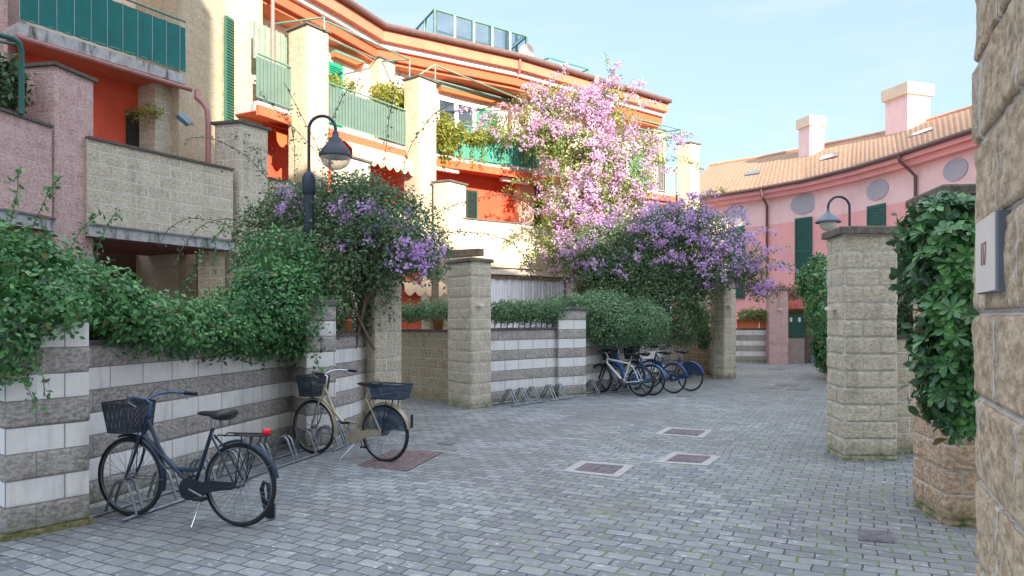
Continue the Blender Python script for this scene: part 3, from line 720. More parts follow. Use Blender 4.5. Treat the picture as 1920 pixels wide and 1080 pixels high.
# openings
def opening(poly, px0, px1, z0, z1, kind, d=.0, parent=AB):
    p0 = hit(px0, poly); p1 = hit(px1, poly); f = MB(); L = math.hypot(p1[0] - p0[0], p1[1] - p0[1]); t = np.array([(p1[0] - p0[0]) / L, (p1[1] - p0[1]) / L]); q = lambda s: (p0[0] + t[0] * s, p0[1] + t[1] * s)
    if kind in ('shutter', 'dark', 'blind'):
        m = SHUT if kind == 'shutter' else SHUTD if kind == 'dark' else plain('blind_green', (.012, .115, .085), .55); gp_ = .055 if kind != 'blind' else .10
        f.obox(p0, p1, z0, z1, d + .002, d + .03); f.obox(p0, q(.06), z0, z1, d + .03, d + .07); f.obox(q(L - .06), p1, z0, z1, d + .03, d + .07)
        for za in (z0, (z0 + z1) / 2 - .04, z1 - .08): f.obox(q(.06), q(L - .06), za, za + .08, d + .03, d + .068)
        k = int((z1 - z0) / gp_)
        for i in range(k): f.obox(q(.06), q(L - .06), z0 + i * gp_ + .01, z0 + i * gp_ + gp_ * .62, d + .03, d + .062)
        o = f.build('window', m, parent); o['label'] = 'closed green louvred shutter' if kind == 'shutter' else 'closed dark green shutter'
    elif kind == 'window':
        for s0, s1 in ((0, .07), (L / 2 - .06, L / 2 + .06), (L - .07, L)): f.obox(q(s0), q(s1), z0, z1, d + .002, d + .08)
        for za in (z0, z1 - .08): f.obox(q(.07), q(L - .07), za, za + .08, d + .004, d + .076)
        f.obox(q(.07), q(L - .07), z0 + (z1 - z0) * .42, z0 + (z1 - z0) * .42 + .035, d + .02, d + .06)
        o = f.build('window', WFRAME, parent); o['label'] = 'white framed double window'
        m2 = MB(); m2.obox(p0, p1, z0, z1, d + .003, d + .02); m2.build('pane', WGLASS, o)
    elif kind == 'door':
        f.obox(p0, p1, z0, z1, d + .002, d + .05); o = f.build('door', DARK, parent)
    return o
W2z = lambda py, px: Z(py, hit(px, W2)[1])
opening(W2, 818, 888, 6.9, 8.45, 'window'); opening(W2, 893, 930, 6.35, 8.4, 'shutter')
opening(W2, 612, 640, 6.35, 8.5, 'shutter'); opening(W2, 1180, 1212, 6.35, 8.3, 'shutter')
opening(W1, 872, 893, 3.3, 5.6, 'dark'); opening(W1, 990, 1022, 3.3, 5.6, 'dark'); opening(W1, 236, 262, 3.15, 5.6, 'door')
# tan projecting walls in the red recesses
for px0, px1, m in ((963, 992, PEACH), (1024, 1060, PEACH), (258, 312, TAN)):
    p0 = hit(px0, W1); p1 = hit(px1, W1); m_ = MB(); m_.obox(p0, p1, 3.12, 6.10, .01, .25 if m is PEACH else .5); part(m_, 'recess_wall', m)
p0 = hit(312, W1); p1 = hit(345, W1); m_ = MB(); m_.obox(p0, p1, 3.12, 6.1, .01, .4); part(m_, 'recess_wall', PINKL)
# curtained ground floor window of bay three
cp = [(-.95, 19.86), (.25, 20.70), (1.62, 21.72)]
f = MB(); z0, z1 = .9, 2.86; nu = 160; vs = []; fs = []
for i in range(nu + 1):
    s = i / nu * 2; k = min(1, int(s)); r_ = s - k; x = cp[k][0] + (cp[k + 1][0] - cp[k][0]) * r_; y = cp[k][1] + (cp[k + 1][1] - cp[k][1]) * r_
    d = .035 * math.sin(i * 1.15) + .02 * math.sin(i * .41); vs += [(x - d * .6, y + d * .8, z0), (x - d * .5, y + d * .7, z1)]
for i in range(nu): fs.append((2 * i, 2 * i + 2, 2 * i + 3, 2 * i + 1))
f.add(vs, fs, smooth=True)
wo = MB(); wo.strip(cp, -.06, -.0, 2.80, 2.90); wo.strip(cp, -.06, 0, .85, .92)
for x, y in (cp[0], cp[2]): wo.box((x, y, 1.85), (.07, .07, 1.9), .7)
wo = part(wo, 'window', WOOD, label='wide curtained ground floor window'); f.build('curtain', CURT, wo)
mb = MB(); mb.strip([(-1.45, 19.55), (-.98, 19.85)], 0, .2, 0, 2.9); part(mb, 'ground_wall', CREAM); mb = MB(); mb.strip([(1.66, 21.8), (3.4, 23.2)], 0, .2, 0, 2.9); part(mb, 'ground_wall', CREAM)
mb = MB(); mb.strip([(-1.25, 19.6), (1.4, 21.52), (3.0, 22.85)], -.02, .2, 2.80, 2.895); part(mb, 'lintel', WOOD)

a_ = W(800, 451, 14.6); b_ = W(903, 473, 13.9)
GB = thing('gate_beam', 'weathered grey wooden beam resting behind the middle tan pillar', 'beam', tuple(float(v) for v in b_))
m_ = MB(); m_.obox((a_[0], a_[1]), (b_[0], b_[1]), float(b_[2]) - .07, float(b_[2]) + .07, -.08, .08); m_.build('beam', WOOD, GB)
m_ = MB(); m_.box((float(b_[0]) - .05, float(b_[1]) + .1, 1.4), (.1, .1, 2.8)); m_.build('post', WOOD, GB)
# downpipes
def pipe(name, pts, r, mat, parent=AB):
    mb = MB(); mb.tube(pts, r, 8); o = mb.build(name, mat, parent); return o
pipe('downpipe', [(-6.0, 13.55, 6.02), (-5.98, 13.5, 5.85), (-5.82, 13.42, 5.72), (-5.72, 13.35, 5.58), (-5.7, 13.34, 5.3), (-5.7, 13.34, 4.42)], .05, PINKPIPE)
pipe('downpipe', [(-5.30, 15.75, 11), (-5.30, 15.75, 6.3)], .045, PINKPIPE)
x, y = hit(975, E0); xa_, ya_ = hit(957, off(Ball, 1.4)); pipe('downpipe', [(x, y + .1, 9.75), (x, y + .1, 9.45), (xa_, ya_, 8.75), (xa_, ya_, 6.35)], .05, PINKPIPE)
x, y = hit(1118, E0); mb = MB(); mb.box((x, y - .05, 9.72), (.14, .14, .3)); part(mb, 'downpipe', PINKPIPE)
pipe('downpipe', [(-4.85, 13.75, 3.0), (-4.85, 13.75, 0)], .05, IRON)
# awning frames above the balconies
def frame(pts_list, r=.024):
    mb = MB()
    for p_ in pts_list: mb.tube(p_, r, 6)
    return part(mb, 'awning_frame', PALEGR)
a, b, c_, d_ = W(505, 46, 16.6), W(608, 33, 15.9), W(608, 56, 15.9), W(768, 112, 19.2)
frame([(a, b), (b, c_), (W(612, 40, 15.9), d_), (d_, W(768, 208, 19.2)), (W(615, 72, 17.2), W(722, 118, 20.6)), (W(680, 117, 20.6), d_)])
e_ = W(976, 186, 23.2); frame([(W(784, 142, 19.1), W(816, 121, 19.4)), (W(816, 121, 19.4), W(816, 148, 19.4)), (W(818, 123, 19.4), e_), (W(800, 146, 19.4), W(965, 190, 23.6)), (e_, W(940, 200, 24.4))])
f_ = W(1277, 243, 26.6); frame([(W(1166, 216, 24.6), f_), (f_, W(1279, 372, 26.6)), (W(1166, 216, 24.6), W(1167, 236, 24.6)), (W(1168, 236, 24.8), W(1240, 248, 27.6)), (W(1240, 248, 27.6), f_)])
# rolled awnings
def rolled(poly, px0, px1, z, d, mats=(AWORANGE, PALEGR)):
    p0 = hit(px0, poly); p1 = hit(px1, poly); m_ = MB(); m_.obox(p0, p1, z, z + .11, d, d + .16); o = part(m_, 'awning', mats[0]); m2 = MB(); m2.obox(p0, p1, z + .111, z + .17, d - .02, d + .18); m2.build('awning_box', mats[1], o)
rolled(W2, 618, 672, 8.62, .05); rolled(W2, 820, 962, 8.62, .05); rolled(W2, 1175, 1215, 8.55, .05); rolled(Ball, 822, 868, 5.9, -.35, (WHITEB, PALEGR)); rolled(Ball, 950, 1000, 5.9, -.35, (WHITEB, DARK)); rolled(Ball, 1195, 1262, 5.86, -.3, (AWORANGE, SHUT))
def valance(p0, p1, z, slope=.8, drop=.25, mat=BLANKET):
    L = math.hypot(p1[0] - p0[0], p1[1] - p0[1]); t = ((p1[0] - p0[0]) / L, (p1[1] - p0[1]) / L); nn = (t[1], -t[0]); nu = 90; vs = []; fs = []
    for i in range(nu + 1):
        s = L * i / nu; x = p0[0] + t[0] * s; y = p0[1] + t[1] * s
        vs += [(x, y, z), (x + nn[0] * slope, y + nn[1] * slope, z - .22), (x + nn[0] * (slope + .02), y + nn[1] * (slope + .02), z - .22 - drop * (.62 + .38 * abs(math.sin(s * math.pi / .28))))]
    for i in range(nu):
        for j in (0, 1): fs.append((3 * i + j, 3 * i + 3 + j, 3 * i + 4 + j, 3 * i + 1 + j))
    m_ = MB(); m_.add(vs, fs, smooth=True); return part(m_, 'awning', mat, label='cream awning with a scalloped edge')
q = off(Bc2, -.02); valance((q[1][0] + .3, q[1][1] + .45), (q[2][0] - .1, q[2][1] - .2), 6.02, .25, .32)
q0_ = hit(500, off(Ball, .6)); q1_ = hit(545, off(Ball, .6)); valance(q0_, q1_, 6.05, .3, .3, AWORANGE)
valance((-2.9, 17.6), (-1.95, 18.3), 2.72, .5, .28)
m_ = MB(); m_.box((-1.85, 17.1, 1.5), (.16, .16, 2.9)); part(m_, 'door_frame', WOOD)
m_ = MB(); m_.box((-2.6, 17.6, 1.4), (.7, .1, 2.8)); part(m_, 'door', RED)
# lattice screen at end of balcony 2
m_ = MB(); p0 = (-5.55, 15.35); p1 = (-4.9, 16.5)
LAT = plain('lattice_green', (.24, .30, .24), .7, noise=.15)
m_.obox(p0, p1, 7.3, 8.1, -.06, -.04)
for k in range(9):
    t0 = k / 9
    m_.obox((p0[0] + (p1[0] - p0[0]) * t0, p0[1] + (p1[1] - p0[1]) * t0), (p0[0] + (p1[0] - p0[0]) * (t0 + .02), p0[1] + (p1[1] - p0[1]) * (t0 + .02)), 7.3, 8.1, -.03, -.0)
part(m_, 'privacy_screen', LAT)
# glazed rooftop room
GR = thing('rooftop_glasshouse', 'pale green framed glass room on top of the left building', 'glasshouse', (-1.0, 26.5, 10.4))
c0 = W(815, 18, 24.9); c1 = W(988, 68, 27.3); c2_ = W(781, 46, 26.6); c3_ = (c1[0] - .8, c1[1] + 1.8)
m_ = MB(); zt_ = 12.5; pane = MB()
def rail2(a, b, z): m_.tube([(a[0], a[1], z), (b[0], b[1], z)], .05, 4)
K = 5
for (a, b, k) in ((c0, c1, K), (c0, c2_, 2), (c1, c3_, 2), (c2_, c3_, K)):
    for z in (zt_, 11.6, 10.4): rail2(a, b, z)
    for i in range(k + 1): x = a[0] + (b[0] - a[0]) * i / k; y = a[1] + (b[1] - a[1]) * i / k; m_.box((x, y, 11.45), (.09, .09, 2.1), .35)
    pane.add([(a[0], a[1], 10.4), (b[0], b[1], 10.4), (b[0], b[1], zt_), (a[0], a[1], zt_)], [(0, 1, 2, 3)])
m_.build('frame', PALEGR, GR); pane.build('pane', RGLASS, GR)
m_ = MB(); m_.add([(c0[0], c0[1], zt_ + .06), (c1[0], c1[1], zt_ + .06), (c3_[0], c3_[1], zt_ + .06), (c2_[0], c2_[1], zt_ + .06)], [(0, 1, 2, 3)]); m_.build('glass_roof', RGLASS, GR)
SD = thing('satellite_dish', 'white satellite dish on the roof edge above the bougainvillea', 'satellite dish', tuple(W(990, 122, 25.5)))
m_ = MB(); prof = [(0.0, .0), (.1, .012), (.2, .045), (.3, .1)]; m_.lathe(prof, (0, 0, 0), 20, axis='y'); m_.lathe([(r, h + .012) for r, h in prof], (0, 0, 0), 20, axis='y')
o = m_.build('dish', WFRAME, SD, local=True); o.rotation_euler = (R(-20), 0, R(150)); o.location = (0, 0, .45); m_ = MB(); m_.tube([(0, 0, -.6), (0, 0, .45)], .02, 6); m_.build('mast', STEEL, SD, local=True)
RR = thing('roof_terrace_rail', 'thin green pipe rails on the roof right of the glasshouse', 'railing', tuple(W(1050, 140, 26)))
m_ = MB(); A_ = W(1010, 117, 25.6); B2 = W(1030, 108, 25.2); C2 = W(1104, 130, 27.2); D2 = W(1083, 138, 27.8)
for s_ in ((A_, B2), (B2, C2), (C2, D2), (B2, W(1033, 135, 25.2)), (C2, W(1105, 152, 27.2))): m_.tube(s_, .03, 6)
m_.build('rail', GREENP, RR)
# green pipe frame in front of the pink parapet
PF = thing('pipe_frame', 'dark green bent pipe frame at the far left above the pink parapet', 'frame', tuple(W(40, 212, 9.6)))
m_ = MB(); m_.tube([W(-60, 40, 9.2), W(0, 66, 9.4), W(25, 72, 9.5), W(36, 80, 9.55), W(40, 95, 9.6), W(40, 214, 9.6)], .038, 8); m_.tube([W(0, 78, 9.6), W(34, 84, 9.6)], .02, 6); m_.build('pipe', plain('dark_green_paint', (.01, .10, .08), .4), PF)
FL = thing('flood_lamp', 'small tilted grey floodlight on the tower corner above the tan parapet', 'lamp', tuple(W(345, 225, 13.0)))
m_ = MB(); m_.prism([(-.12, -.09), (.12, -.09), (.12, .09), (-.12, .09)], -.03, .05); o = m_.build('head', plain('grey_lamp', (.10, .17, .22), .4), FL, local=True); o.rotation_euler = (R(35), R(40), R(20)); m_ = MB(); m_.tube([(0, 0, 0), (-.05, .5, .05)], .015, 6); m_.build('arm', STEEL, FL, local=True)

# ------------------------------------------------------------------ pink building on the right
PB = thing('pink_building', 'curved pink house with a tiled roof and round blind windows beyond the lane', 'building', (12, 28, 0))
E1 = [(7.9, 35.1), (9.1, 33.9), (10.8, 31.9), (12.2, 29.8), (13.05, 27.5), (13.6, 25.1), (14.1, 21.8), (14.3, 18.5), (14.3, 16.5)]
RD = [(10.7, 38.5), (11.4, 37.7), (12.9, 36.4), (14.2, 34.7), (15.7, 32.9), (16.8, 31.3), (18.0, 28), (18.5, 23), (18.6, 16.5)]
WP = off(E1[:], .55)
mb = MB(); mb.strip(WP, 0, .3, 5.86, 7.25); part(mb, 'upper_wall', PINKL, PB)
mb = MB(); mb.strip(WP, 0, .3, 0, 5.858); part(mb, 'lower_wall', PINK, PB)
mb = MB(); mb.strip(off(E1, .10), 0, .6, 7.22, 7.40); part(mb, 'cornice', PINK, PB)
mb = MB(); mb.strip(off(E1, .28), 0, .5, 7.02, 7.22); part(mb, 'cornice', PINK, PB)
mb = MB(); mb.tube([(x, y, 7.45) for x, y in off(E1, .02)], .085, 8); mb.strip(off(E1, .05), 0, .1, 7.38, 7.5); part(mb, 'gutter', GUTTER, PB)
# tiled roof, subdivided with rows of barrel tiles
def dens(p, q, k):
    o1, o2 = [], []
    for (a, b), (c, d) in zip(zip(p[:-1], p[1:]), zip(q[:-1], q[1:])):
        for i in range(k): t = i / k; o1.append((a[0] + (b[0] - a[0]) * t, a[1] + (b[1] - a[1]) * t)); o2.append((c[0] + (d[0] - c[0]) * t, c[1] + (d[1] - c[1]) * t))
    o1.append(p[-1]); o2.append(q[-1]); return np.array(o1), np.array(o2)
e1, r1 = dens(E1, RD, 56); nv = 64; vs = []; uvs = []; n1 = len(e1)
ulen = np.concatenate([[0], np.cumsum(np.linalg.norm(np.diff(e1, axis=0), axis=1))])
for j in range(nv + 1):
    t = j / nv; saw = .045 * (1 - ((j % 4) / 4)) if j else 0
    for i in range(n1):
        p_ = e1[i] + (r1[i] - e1[i]) * t; vs.append((p_[0], p_[1], 7.52 + 2.38 * t + .016 * abs(math.sin(ulen[i] * math.pi / .24)) + saw)); uvs.append((ulen[i], t * nv / 4 * .34))
fs = []; fu = []
for j in range(nv):
    for i in range(n1 - 1):
        q = (j * n1 + i, j * n1 + i + 1, (j + 1) * n1 + i + 1, (j + 1) * n1 + i); fs.append(q); fu.append([uvs[z_] for z_ in q])
mb = MB(); mb.add(vs, fs, fu); roof = part(mb, 'roof', TILES, PB)
mb = MB(); bk = [(x + 5, y + 2) for x, y in RD]; n = len(RD); mb.add([(x, y, 9.95) for x, y in RD] + [(x, y, 7.5) for x, y in bk], [(i, i + 1, n + i + 1, n + i) for i in range(n - 1)]); part(mb, 'back_roof', TILES, PB)
mb = MB(); mb.tube([(x, y, 9.93) for x, y in RD], .10, 8); mb.build('ridge', plain('ridge_tile', (.55, .28, .17), .9, noise=.2), roof)
mb = MB(); mb.add([(E1[0][0], E1[0][1], 0), (bk[0][0], bk[0][1], 0), (bk[0][0], bk[0][1], 7.5), (RD[0][0], RD[0][1], 9.9), (E1[0][0], E1[0][1], 7.5)], [(0, 1, 2, 3, 4)]); mb.add([(E1[-1][0], E1[-1][1], 0), (bk[-1][0], bk[-1][1], 0), (bk[-1][0], bk[-1][1], 7.5), (RD[-1][0], RD[-1][1], 9.9), (E1[-1][0], E1[-1][1], 7.5)], [(0, 1, 2, 3, 4)]); part(mb, 'end_wall', PINK, PB)
mb = MB(); mb.strip(bk, 0, .2, 0, 7.5); part(mb, 'back_wall', PINK, PB)
# round blind windows
def wallframe(px, poly):
    x, y = hit(px, poly); i = min(range(len(poly) - 1), key=lambda i: abs((poly[i][0] + poly[i + 1][0]) / 2 - x) + abs((poly[i][1] + poly[i + 1][1]) / 2 - y))
    t = np.array(poly[i + 1]) - np.array(poly[i]); t /= np.linalg.norm(t); return np.array([x, y]), t, np.array([t[1], -t[0]])
for px, py, r_ in ((1379.8, 402.5, 18), (1507, 382.4, 19), (1645.6, 355.8, 19.5), (1791.8, 317.9, 21), ):
    p_, t, nn = wallframe(px, WP); z = Z(py, p_[1]); rad = r_ * p_[1] / F; m_ = MB(); vs = []
    for d in (.002, .03):
        for k in range(40): a = 2 * math.pi * k / 40; q = p_ + t * math.cos(a) * rad * (1.25 if px < 1500 else 1.45) + nn * d; vs.append((q[0], q[1], z + math.sin(a) * rad))
    m_.add(vs, [tuple(range(40, 80))] + [(k, (k + 1) % 40, 40 + (k + 1) % 40, 40 + k) for k in range(40)]); part(m_, 'blind_window', DISC, PB)
for px0, px1, yt, yb in ((1365, 1397, 425, 560), (1492, 1523, 408, 532), (1628, 1661, 384, 560)):
    z1_ = Z(yt, hit((px0 + px1) / 2, WP)[1]); z0_ = Z(yb, hit((px0 + px1) / 2, WP)[1]); opening(WP, px0, px1, z0_, z1_, 'blind', parent=PB)
def pipe_r(px0, py0, px1, py1, pyb):
    a = np.array(hit(px0, off(E1, .0))); p1_, t, nn = wallframe(px1, WP); q = p1_ + nn * .08
    pipe('downpipe', [(a[0], a[1], 7.45), (a[0], a[1], 7.2), ((a[0] + q[0]) / 2, (a[1] + q[1]) / 2, 6.95), (q[0], q[1], Z(py1, q[1])), (q[0], q[1], Z(pyb, q[1]))], .055, GUTTER, PB)
pipe_r(1427, 352, 1440, 385, 560); pipe_r(1686, 290, 1720, 330, 420)
def on_roof(px, py):        # intersect a view ray with the roof surface
    v = np.array(vs_roof); sx = 960 + v[:, 0] / v[:, 1] * F; sy = HY - (v[:, 2] - EYE) / v[:, 1] * F; i = np.argmin((sx - px) ** 2 + (sy - py) ** 2); return v[i]
vs_roof = [tuple(v) for v in mb.v] if False else [tuple(bpy.data.objects['roof.001'].matrix_world @ v.co) for v in []] or None
vs_roof = []
for j in range(nv + 1):
    t = j / nv
    for i in range(n1): p_ = e1[i] + (r1[i] - e1[i]) * t; vs_roof.append((p_[0], p_[1], 7.55 + 2.38 * t))
for cx, cb, cw, ct, hw in ((1527, 287, 46, 222, .0), (1713, 240, 76, 165, .0)):
    b_ = on_roof(cx - cw * .15, cb); D = b_[1]; wd = cw * D / F * .68; zt2 = Z(ct, D)
    C = thing('chimney_stack', '', '', (b_[0], b_[1], 0)) if False else None
    a = math.atan2(-.96, .29); ca = MB(); ca.box((b_[0], b_[1], (zt2 + 7.5) / 2), (wd, wd, zt2 - 7.5 - .02), a); o = part(ca, 'chimney', PINKL, PB)
    ca = MB(); hc = (zt2 - b_[2]) * .28; ca.box((b_[0], b_[1], zt2 - hc / 2), (wd * 1.2, wd * 1.2, hc), a); ca.build('chimney_cap', plain('cap_cream', (.80, .62, .44), .9, noise=.08), o)
for px, py, wl_, hl in ((1412, 326, .75, .55), (1553, 295, 1.1, .85), (1726, 250, 1.3, 1.0)):
    b_ = on_roof(px, py); i = int(np.argmin([abs(hit(px, E1)[1] - q[1]) for q in e1])); i = int(np.argmin(np.linalg.norm(e1 + (r1 - e1) * ((b_[2] - 7.55) / 2.38) - b_[:2], axis=1)))
    up = np.array([*(r1[i] - e1[i]), 2.38]); up /= np.linalg.norm(up); t = np.array([*(e1[min(i + 1, n1 - 1)] - e1[i - 1]), 0]); t /= np.linalg.norm(t); nn = np.cross(t, up); nn = nn if nn[2] > 0 else -nn
    def quadbox(m_, hw, hh, d0, d1):
        vs = [b_ + t * sx * hw + up * sy * hh + nn * d for d in (d0, d1) for sx, sy in ((-1, -1), (1, -1), (1, 1), (-1, 1))]
        m_.add(vs, [(3, 2, 1, 0), (4, 5, 6, 7), (0, 1, 5, 4), (1, 2, 6, 5), (2, 3, 7, 6), (3, 0, 4, 7)])
    m_ = MB(); quadbox(m_, wl_ / 2, hl / 2, 0, .07); o = part(m_, 'skylight', STEEL, PB); m_ = MB(); quadbox(m_, wl_ / 2 * .8, hl / 2 * .8, .071, .08); m_.build('pane', glass('skylight_glass', (.12, .15, .17), .15), o)

# gate, screens and planters at the far end
GT = thing('garden_gate', 'dark green metal gate panel over a low block wall at the lane end', 'gate', (10.6, 26.6, 0))
m_ = MB(); m_.obox((10.3, 26.7), (10.95, 26.7), .95, 1.80, -.03, .03); m_.build('panel', plain('gate_green', (.01, .09, .06), .5), GT)
m_ = MB(); m_.obox((10.15, 26.75), (11.1, 26.75), 0, .93, -.12, .06); m_.build('base_wall', plain('base_grey', (.36, .30, .27), .9, noise=.2), GT)
m_ = MB()
for x in (10.22, 11.02): m_.box((x, 26.66, 1.05), (.06, .06, 2.1))
m_.build('post', STEEL, GT); m_ = MB()
for x in (10.45, 10.77): m_ = MB(); m_.box((x, 26.64, 1.62), (.09, .02, .16)); m_.build('note', WFRAME, GT)
GC = thing('gate_canopy', 'small red tiled canopy roof above the green gate', 'canopy', (10.7, 26.8, 2.0))
m_ = MB(); vs = []; fs = []
for i in range(41):
    x = 10.15 + i * .028; z = .02 * abs(math.sin(i * .9)); vs += [(x, 26.55, 2.02 + z), (x, 27.1, 2.35 + z)]
for i in range(40): fs.append((2 * i, 2 * i + 2, 2 * i + 3, 2 * i + 1))
m_.add(vs, fs); m_.build('tiles', plain('canopy_red', (.50, .13, .10), .85, noise=.25), GC); m_ = MB(); m_.box((10.7, 26.9, 1.98), (1.15, .5, .06)); m_.build('beam', WOOD, GC)
SP = thing('metal_screen', 'bluish grey metal screen panel right of the green gate', 'screen', (11.3, 26.4, 0))
m_ = MB(); m_.box((11.3, 26.4, 1.15), (.35, .05, 2.3)); m_.box((11.48, 26.38, 1.2), (.05, .07, 2.4)); m_.box((11.12, 26.38, 1.2), (.05, .07, 2.4)); m_.build('panel', plain('blue_grey_metal', (.12, .17, .22), .5), SP)
wall('garden_wall', 'brown far wall behind the green gate carrying dry vines', [(10.2, 27.3), (12.4, 26.6)], .2, 2.75, BROWN, .12, .01)

def planter(name, label, c, d, rz, group):
    t = thing(name, label, 'planter', c, rz, group); m_ = MB(); a, b, h = d
    V = [(-a * .46, -b * .42, 0), (a * .46, -b * .42, 0), (a * .46, b * .42, 0), (-a * .46, b * .42, 0), (-a / 2, -b / 2, h), (a / 2, -b / 2, h), (a / 2, b / 2, h), (-a / 2, b / 2, h), (-a * .45, -b * .42, h), (a * .45, -b * .42, h), (a * .45, b * .42, h), (-a * .45, b * .42, h), (-a * .45, -b * .42, h - .05), (a * .45, -b * .42, h - .05), (a * .45, b * .42, h - .05), (-a * .45, b * .42, h - .05)]
    fs = [(3, 2, 1, 0)]
    for o_ in (0, 4, 8): fs += [(o_ + i, o_ + (i + 1) % 4, o_ + 4 + (i + 1) % 4, o_ + 4 + i) for i in range(4)]
    m_.add(V, fs); m_.box((0, -b / 2, h - .03), (a * 1.02, .03, .05)); m_.build('trough', TERRA, t, local=True); m_ = MB(); m_.box((0, 0, h - .04), (a * .88, b * .8, .02)); m_.build('soil', DARK, t, local=True); return t
def pot(name, label, c, r, h, group=None):
    t = thing(name, label, 'pot', c, 0, group); m_ = MB(); m_.lathe([(0, 0), (r * .7, 0), (r * .92, h * .8), (r, h * .8), (r, h), (r * .88, h), (r * .85, h * .9), (0, h * .9)], (0, 0, 0), 18); m_.build('body', TERRA, t, local=True); return t
planter('flower_planter', 'left of the two terracotta troughs on the far banded wall', (8.9, 26.85, 1.30), (.80, .28, .34), -.2, 'terracotta planters')
planter('flower_planter', 'right of the two terracotta troughs on the far banded wall', (9.62, 26.7, 1.30), (.60, .28, .34), -.2, 'terracotta planters')

# ------------------------------------------------------------------ unseen building added behind the viewer to throw shade over the lane
OB = thing('shade_building', 'tall unseen peach building added behind the viewer to shade the lane', 'building', (6, -8, 0))
mb = MB(); mb.prism([(-3, -12), (24, -12), (24, -3.5), (-3, -3.5)], 0, 12.2); part(mb, 'wall', CREAM, OB)
mb = MB(); mb.prism([(-3.4, -12.5), (24.5, -12.5), (24.5, -3.1), (-3.4, -3.1)], 12.2, 12.5); part(mb, 'cornice', ORANGE, OB)
m_ = MB(); m_.add([(-3.4, -12.5, 12.5), (24.5, -12.5, 12.5), (24.5, -3.1, 12.5), (-3.4, -3.1, 12.5), (-3.4, -7.8, 13.6), (24.5, -7.8, 13.6)], [(3, 2, 5, 4), (1, 0, 4, 5), (0, 3, 4), (2, 1, 5)]); part(m_, 'roof', ROOFB, OB); m_ = MB(); m_.prism([(15.5, -9), (24, -9), (24, -3.4), (15.5, -3.4)], 12.5, 14.9); part(m_, 'shade_block', CREAM, OB); m_ = MB(); m_.prism([(-3, -9), (2.2, -9), (2.2, -3.4), (-3, -3.4)], 12.5, 15.2); part(m_, 'shade_block', CREAM, OB)  # raised end blocks added to carry the shade higher
for k in range(8):
    for z in (1.2, 4.3, 7.4, 10): m_ = MB(); m_.box((-1 + k * 3.3, -3.45, z + .8), (1.2, .14, 1.6)); o = part(m_, 'window', SHUT, OB)

# ------------------------------------------------------------------ street lamps
def lamp(name, label, base, H, arm, sgn, thick, globe):
    t = thing(name, label, 'street lamp', (base[0], base[1], 0), group='arched pipe street lamps')
    m_ = MB(); m_.tube([(0, 0, 0), (0, 0, .12)], .13, 12); m_.tube([(0, 0, .1), (0, 0, thick)], .072, 12); m_.lathe([(.072, thick - .02), (.095, thick + .02), (.095, thick + .2), (.07, thick + .28), (.03, thick + .32)], (0, 0, 0), 14)
    m_.build('pole', IRON, t, local=True)
    r = arm / 2; pts = [(0, 0, thick), (0, 0, H - r)] + [(sgn * (r - r * math.cos(a)), 0, H - r + r * math.sin(a)) for a in np.linspace(.2, math.pi - .05, 14)] + [(sgn * arm, 0, H - r - .05)]
    m_ = MB(); m_.tube(pts, .023, 10); m_.build('arch', IRON, t, local=True)
    hx = sgn * arm; hz = H - r - .05
    m_ = MB(); m_.lathe([(.03, .02), (.045, 0), (.05, -.06), (.085, -.08), (.10, -.13), (.15, -.19), (.20, -.25), (.228, -.33), (.232, -.345), (.222, -.345)] if globe else [(.02, .02), (.03, 0), (.035, -.05), (.08, -.08), (.13, -.13), (.21, -.20), (.245, -.245), (.235, -.25)], (hx, 0, hz), 28)
    h_ = m_.build('shade', IRON if globe else plain('lamp_blue_grey', (.10, .14, .19), .4), t, local=True)
    rr = .215 if globe else .165; c = -.345 if globe else -.25; sq = .85 if globe else 1.0
    m_ = MB(); m_.lathe([(rr * math.cos(a), c - rr * sq * math.sin(a)) for a in np.linspace(0, math.pi / 2 - .01, 12)], (hx, 0, hz), 28); m_.build('globe', GLOBE if globe else OPAL, t, local=True)
    return t
lamp('street_lamp', 'dark street lamp with a clear globe rising out of the left bougainvillea', (-2.90, 10.15), 4.56, .38, 1, 3.45, True)
t = lamp('street_lamp', 'street lamp with a milky globe behind the right block pillar', (6.6, 13.9), 4.05, .42, -1, 2.2, False)

# ------------------------------------------------------------------ bicycles
def arc(cx, cz, r, a0, a1, n, y=0): return [(cx + r * math.cos(R(a)), y, cz + r * math.sin(R(a))) for a in np.linspace(a0, a1, n)]
def wheel(t, x, Rw, tyre, nm='wheel', spokes=32, rim=STEEL):
    w_ = bpy.data.objects.new(nm, None); COL.objects.link(w_); w_.parent = t; w_.location = (x, 0, Rw)
    m_ = MB(); m_.tube(arc(0, 0, Rw - .5 * tyre, 0, 352.5, 48), tyre * .5, 8, closed=True); m_.build('tyre', RUBBER, w_, local=True)
    m_ = MB(); rr = Rw - tyre * 1.05
    for yy in (-.009, .009): m_.tube(arc(0, 0, rr, 0, 352.5, 48, yy), .0055, 5, closed=True)
    m_.build('rim', rim, w_, local=True)
    m_ = MB()
    for k in range(spokes):
        a = 2 * math.pi * k / spokes; s = (1 if k % 2 else -1); o_ = a + s * .0 + (1.3 if k % 4 < 2 else -1.3)
        m_.tube([(.018 * math.cos(o_), s * .028, .018 * math.sin(o_)), (rr * math.cos(a), 0, rr * math.sin(a))], .0016, 3, caps=False)
    m_.build('spokes', GALV, w_, local=True)
    m_ = MB(); m_.lathe([(0, -.05), (.012, -.05), (.012, -.03), (.028, -.028), (.016, -.02), (.016, .02), (.028, .028), (.012, .03), (.012, .05), (0, .05)], (0, 0, 0), 12, axis='y'); m_.build('hub', STEEL, w_, local=True)
    return w_
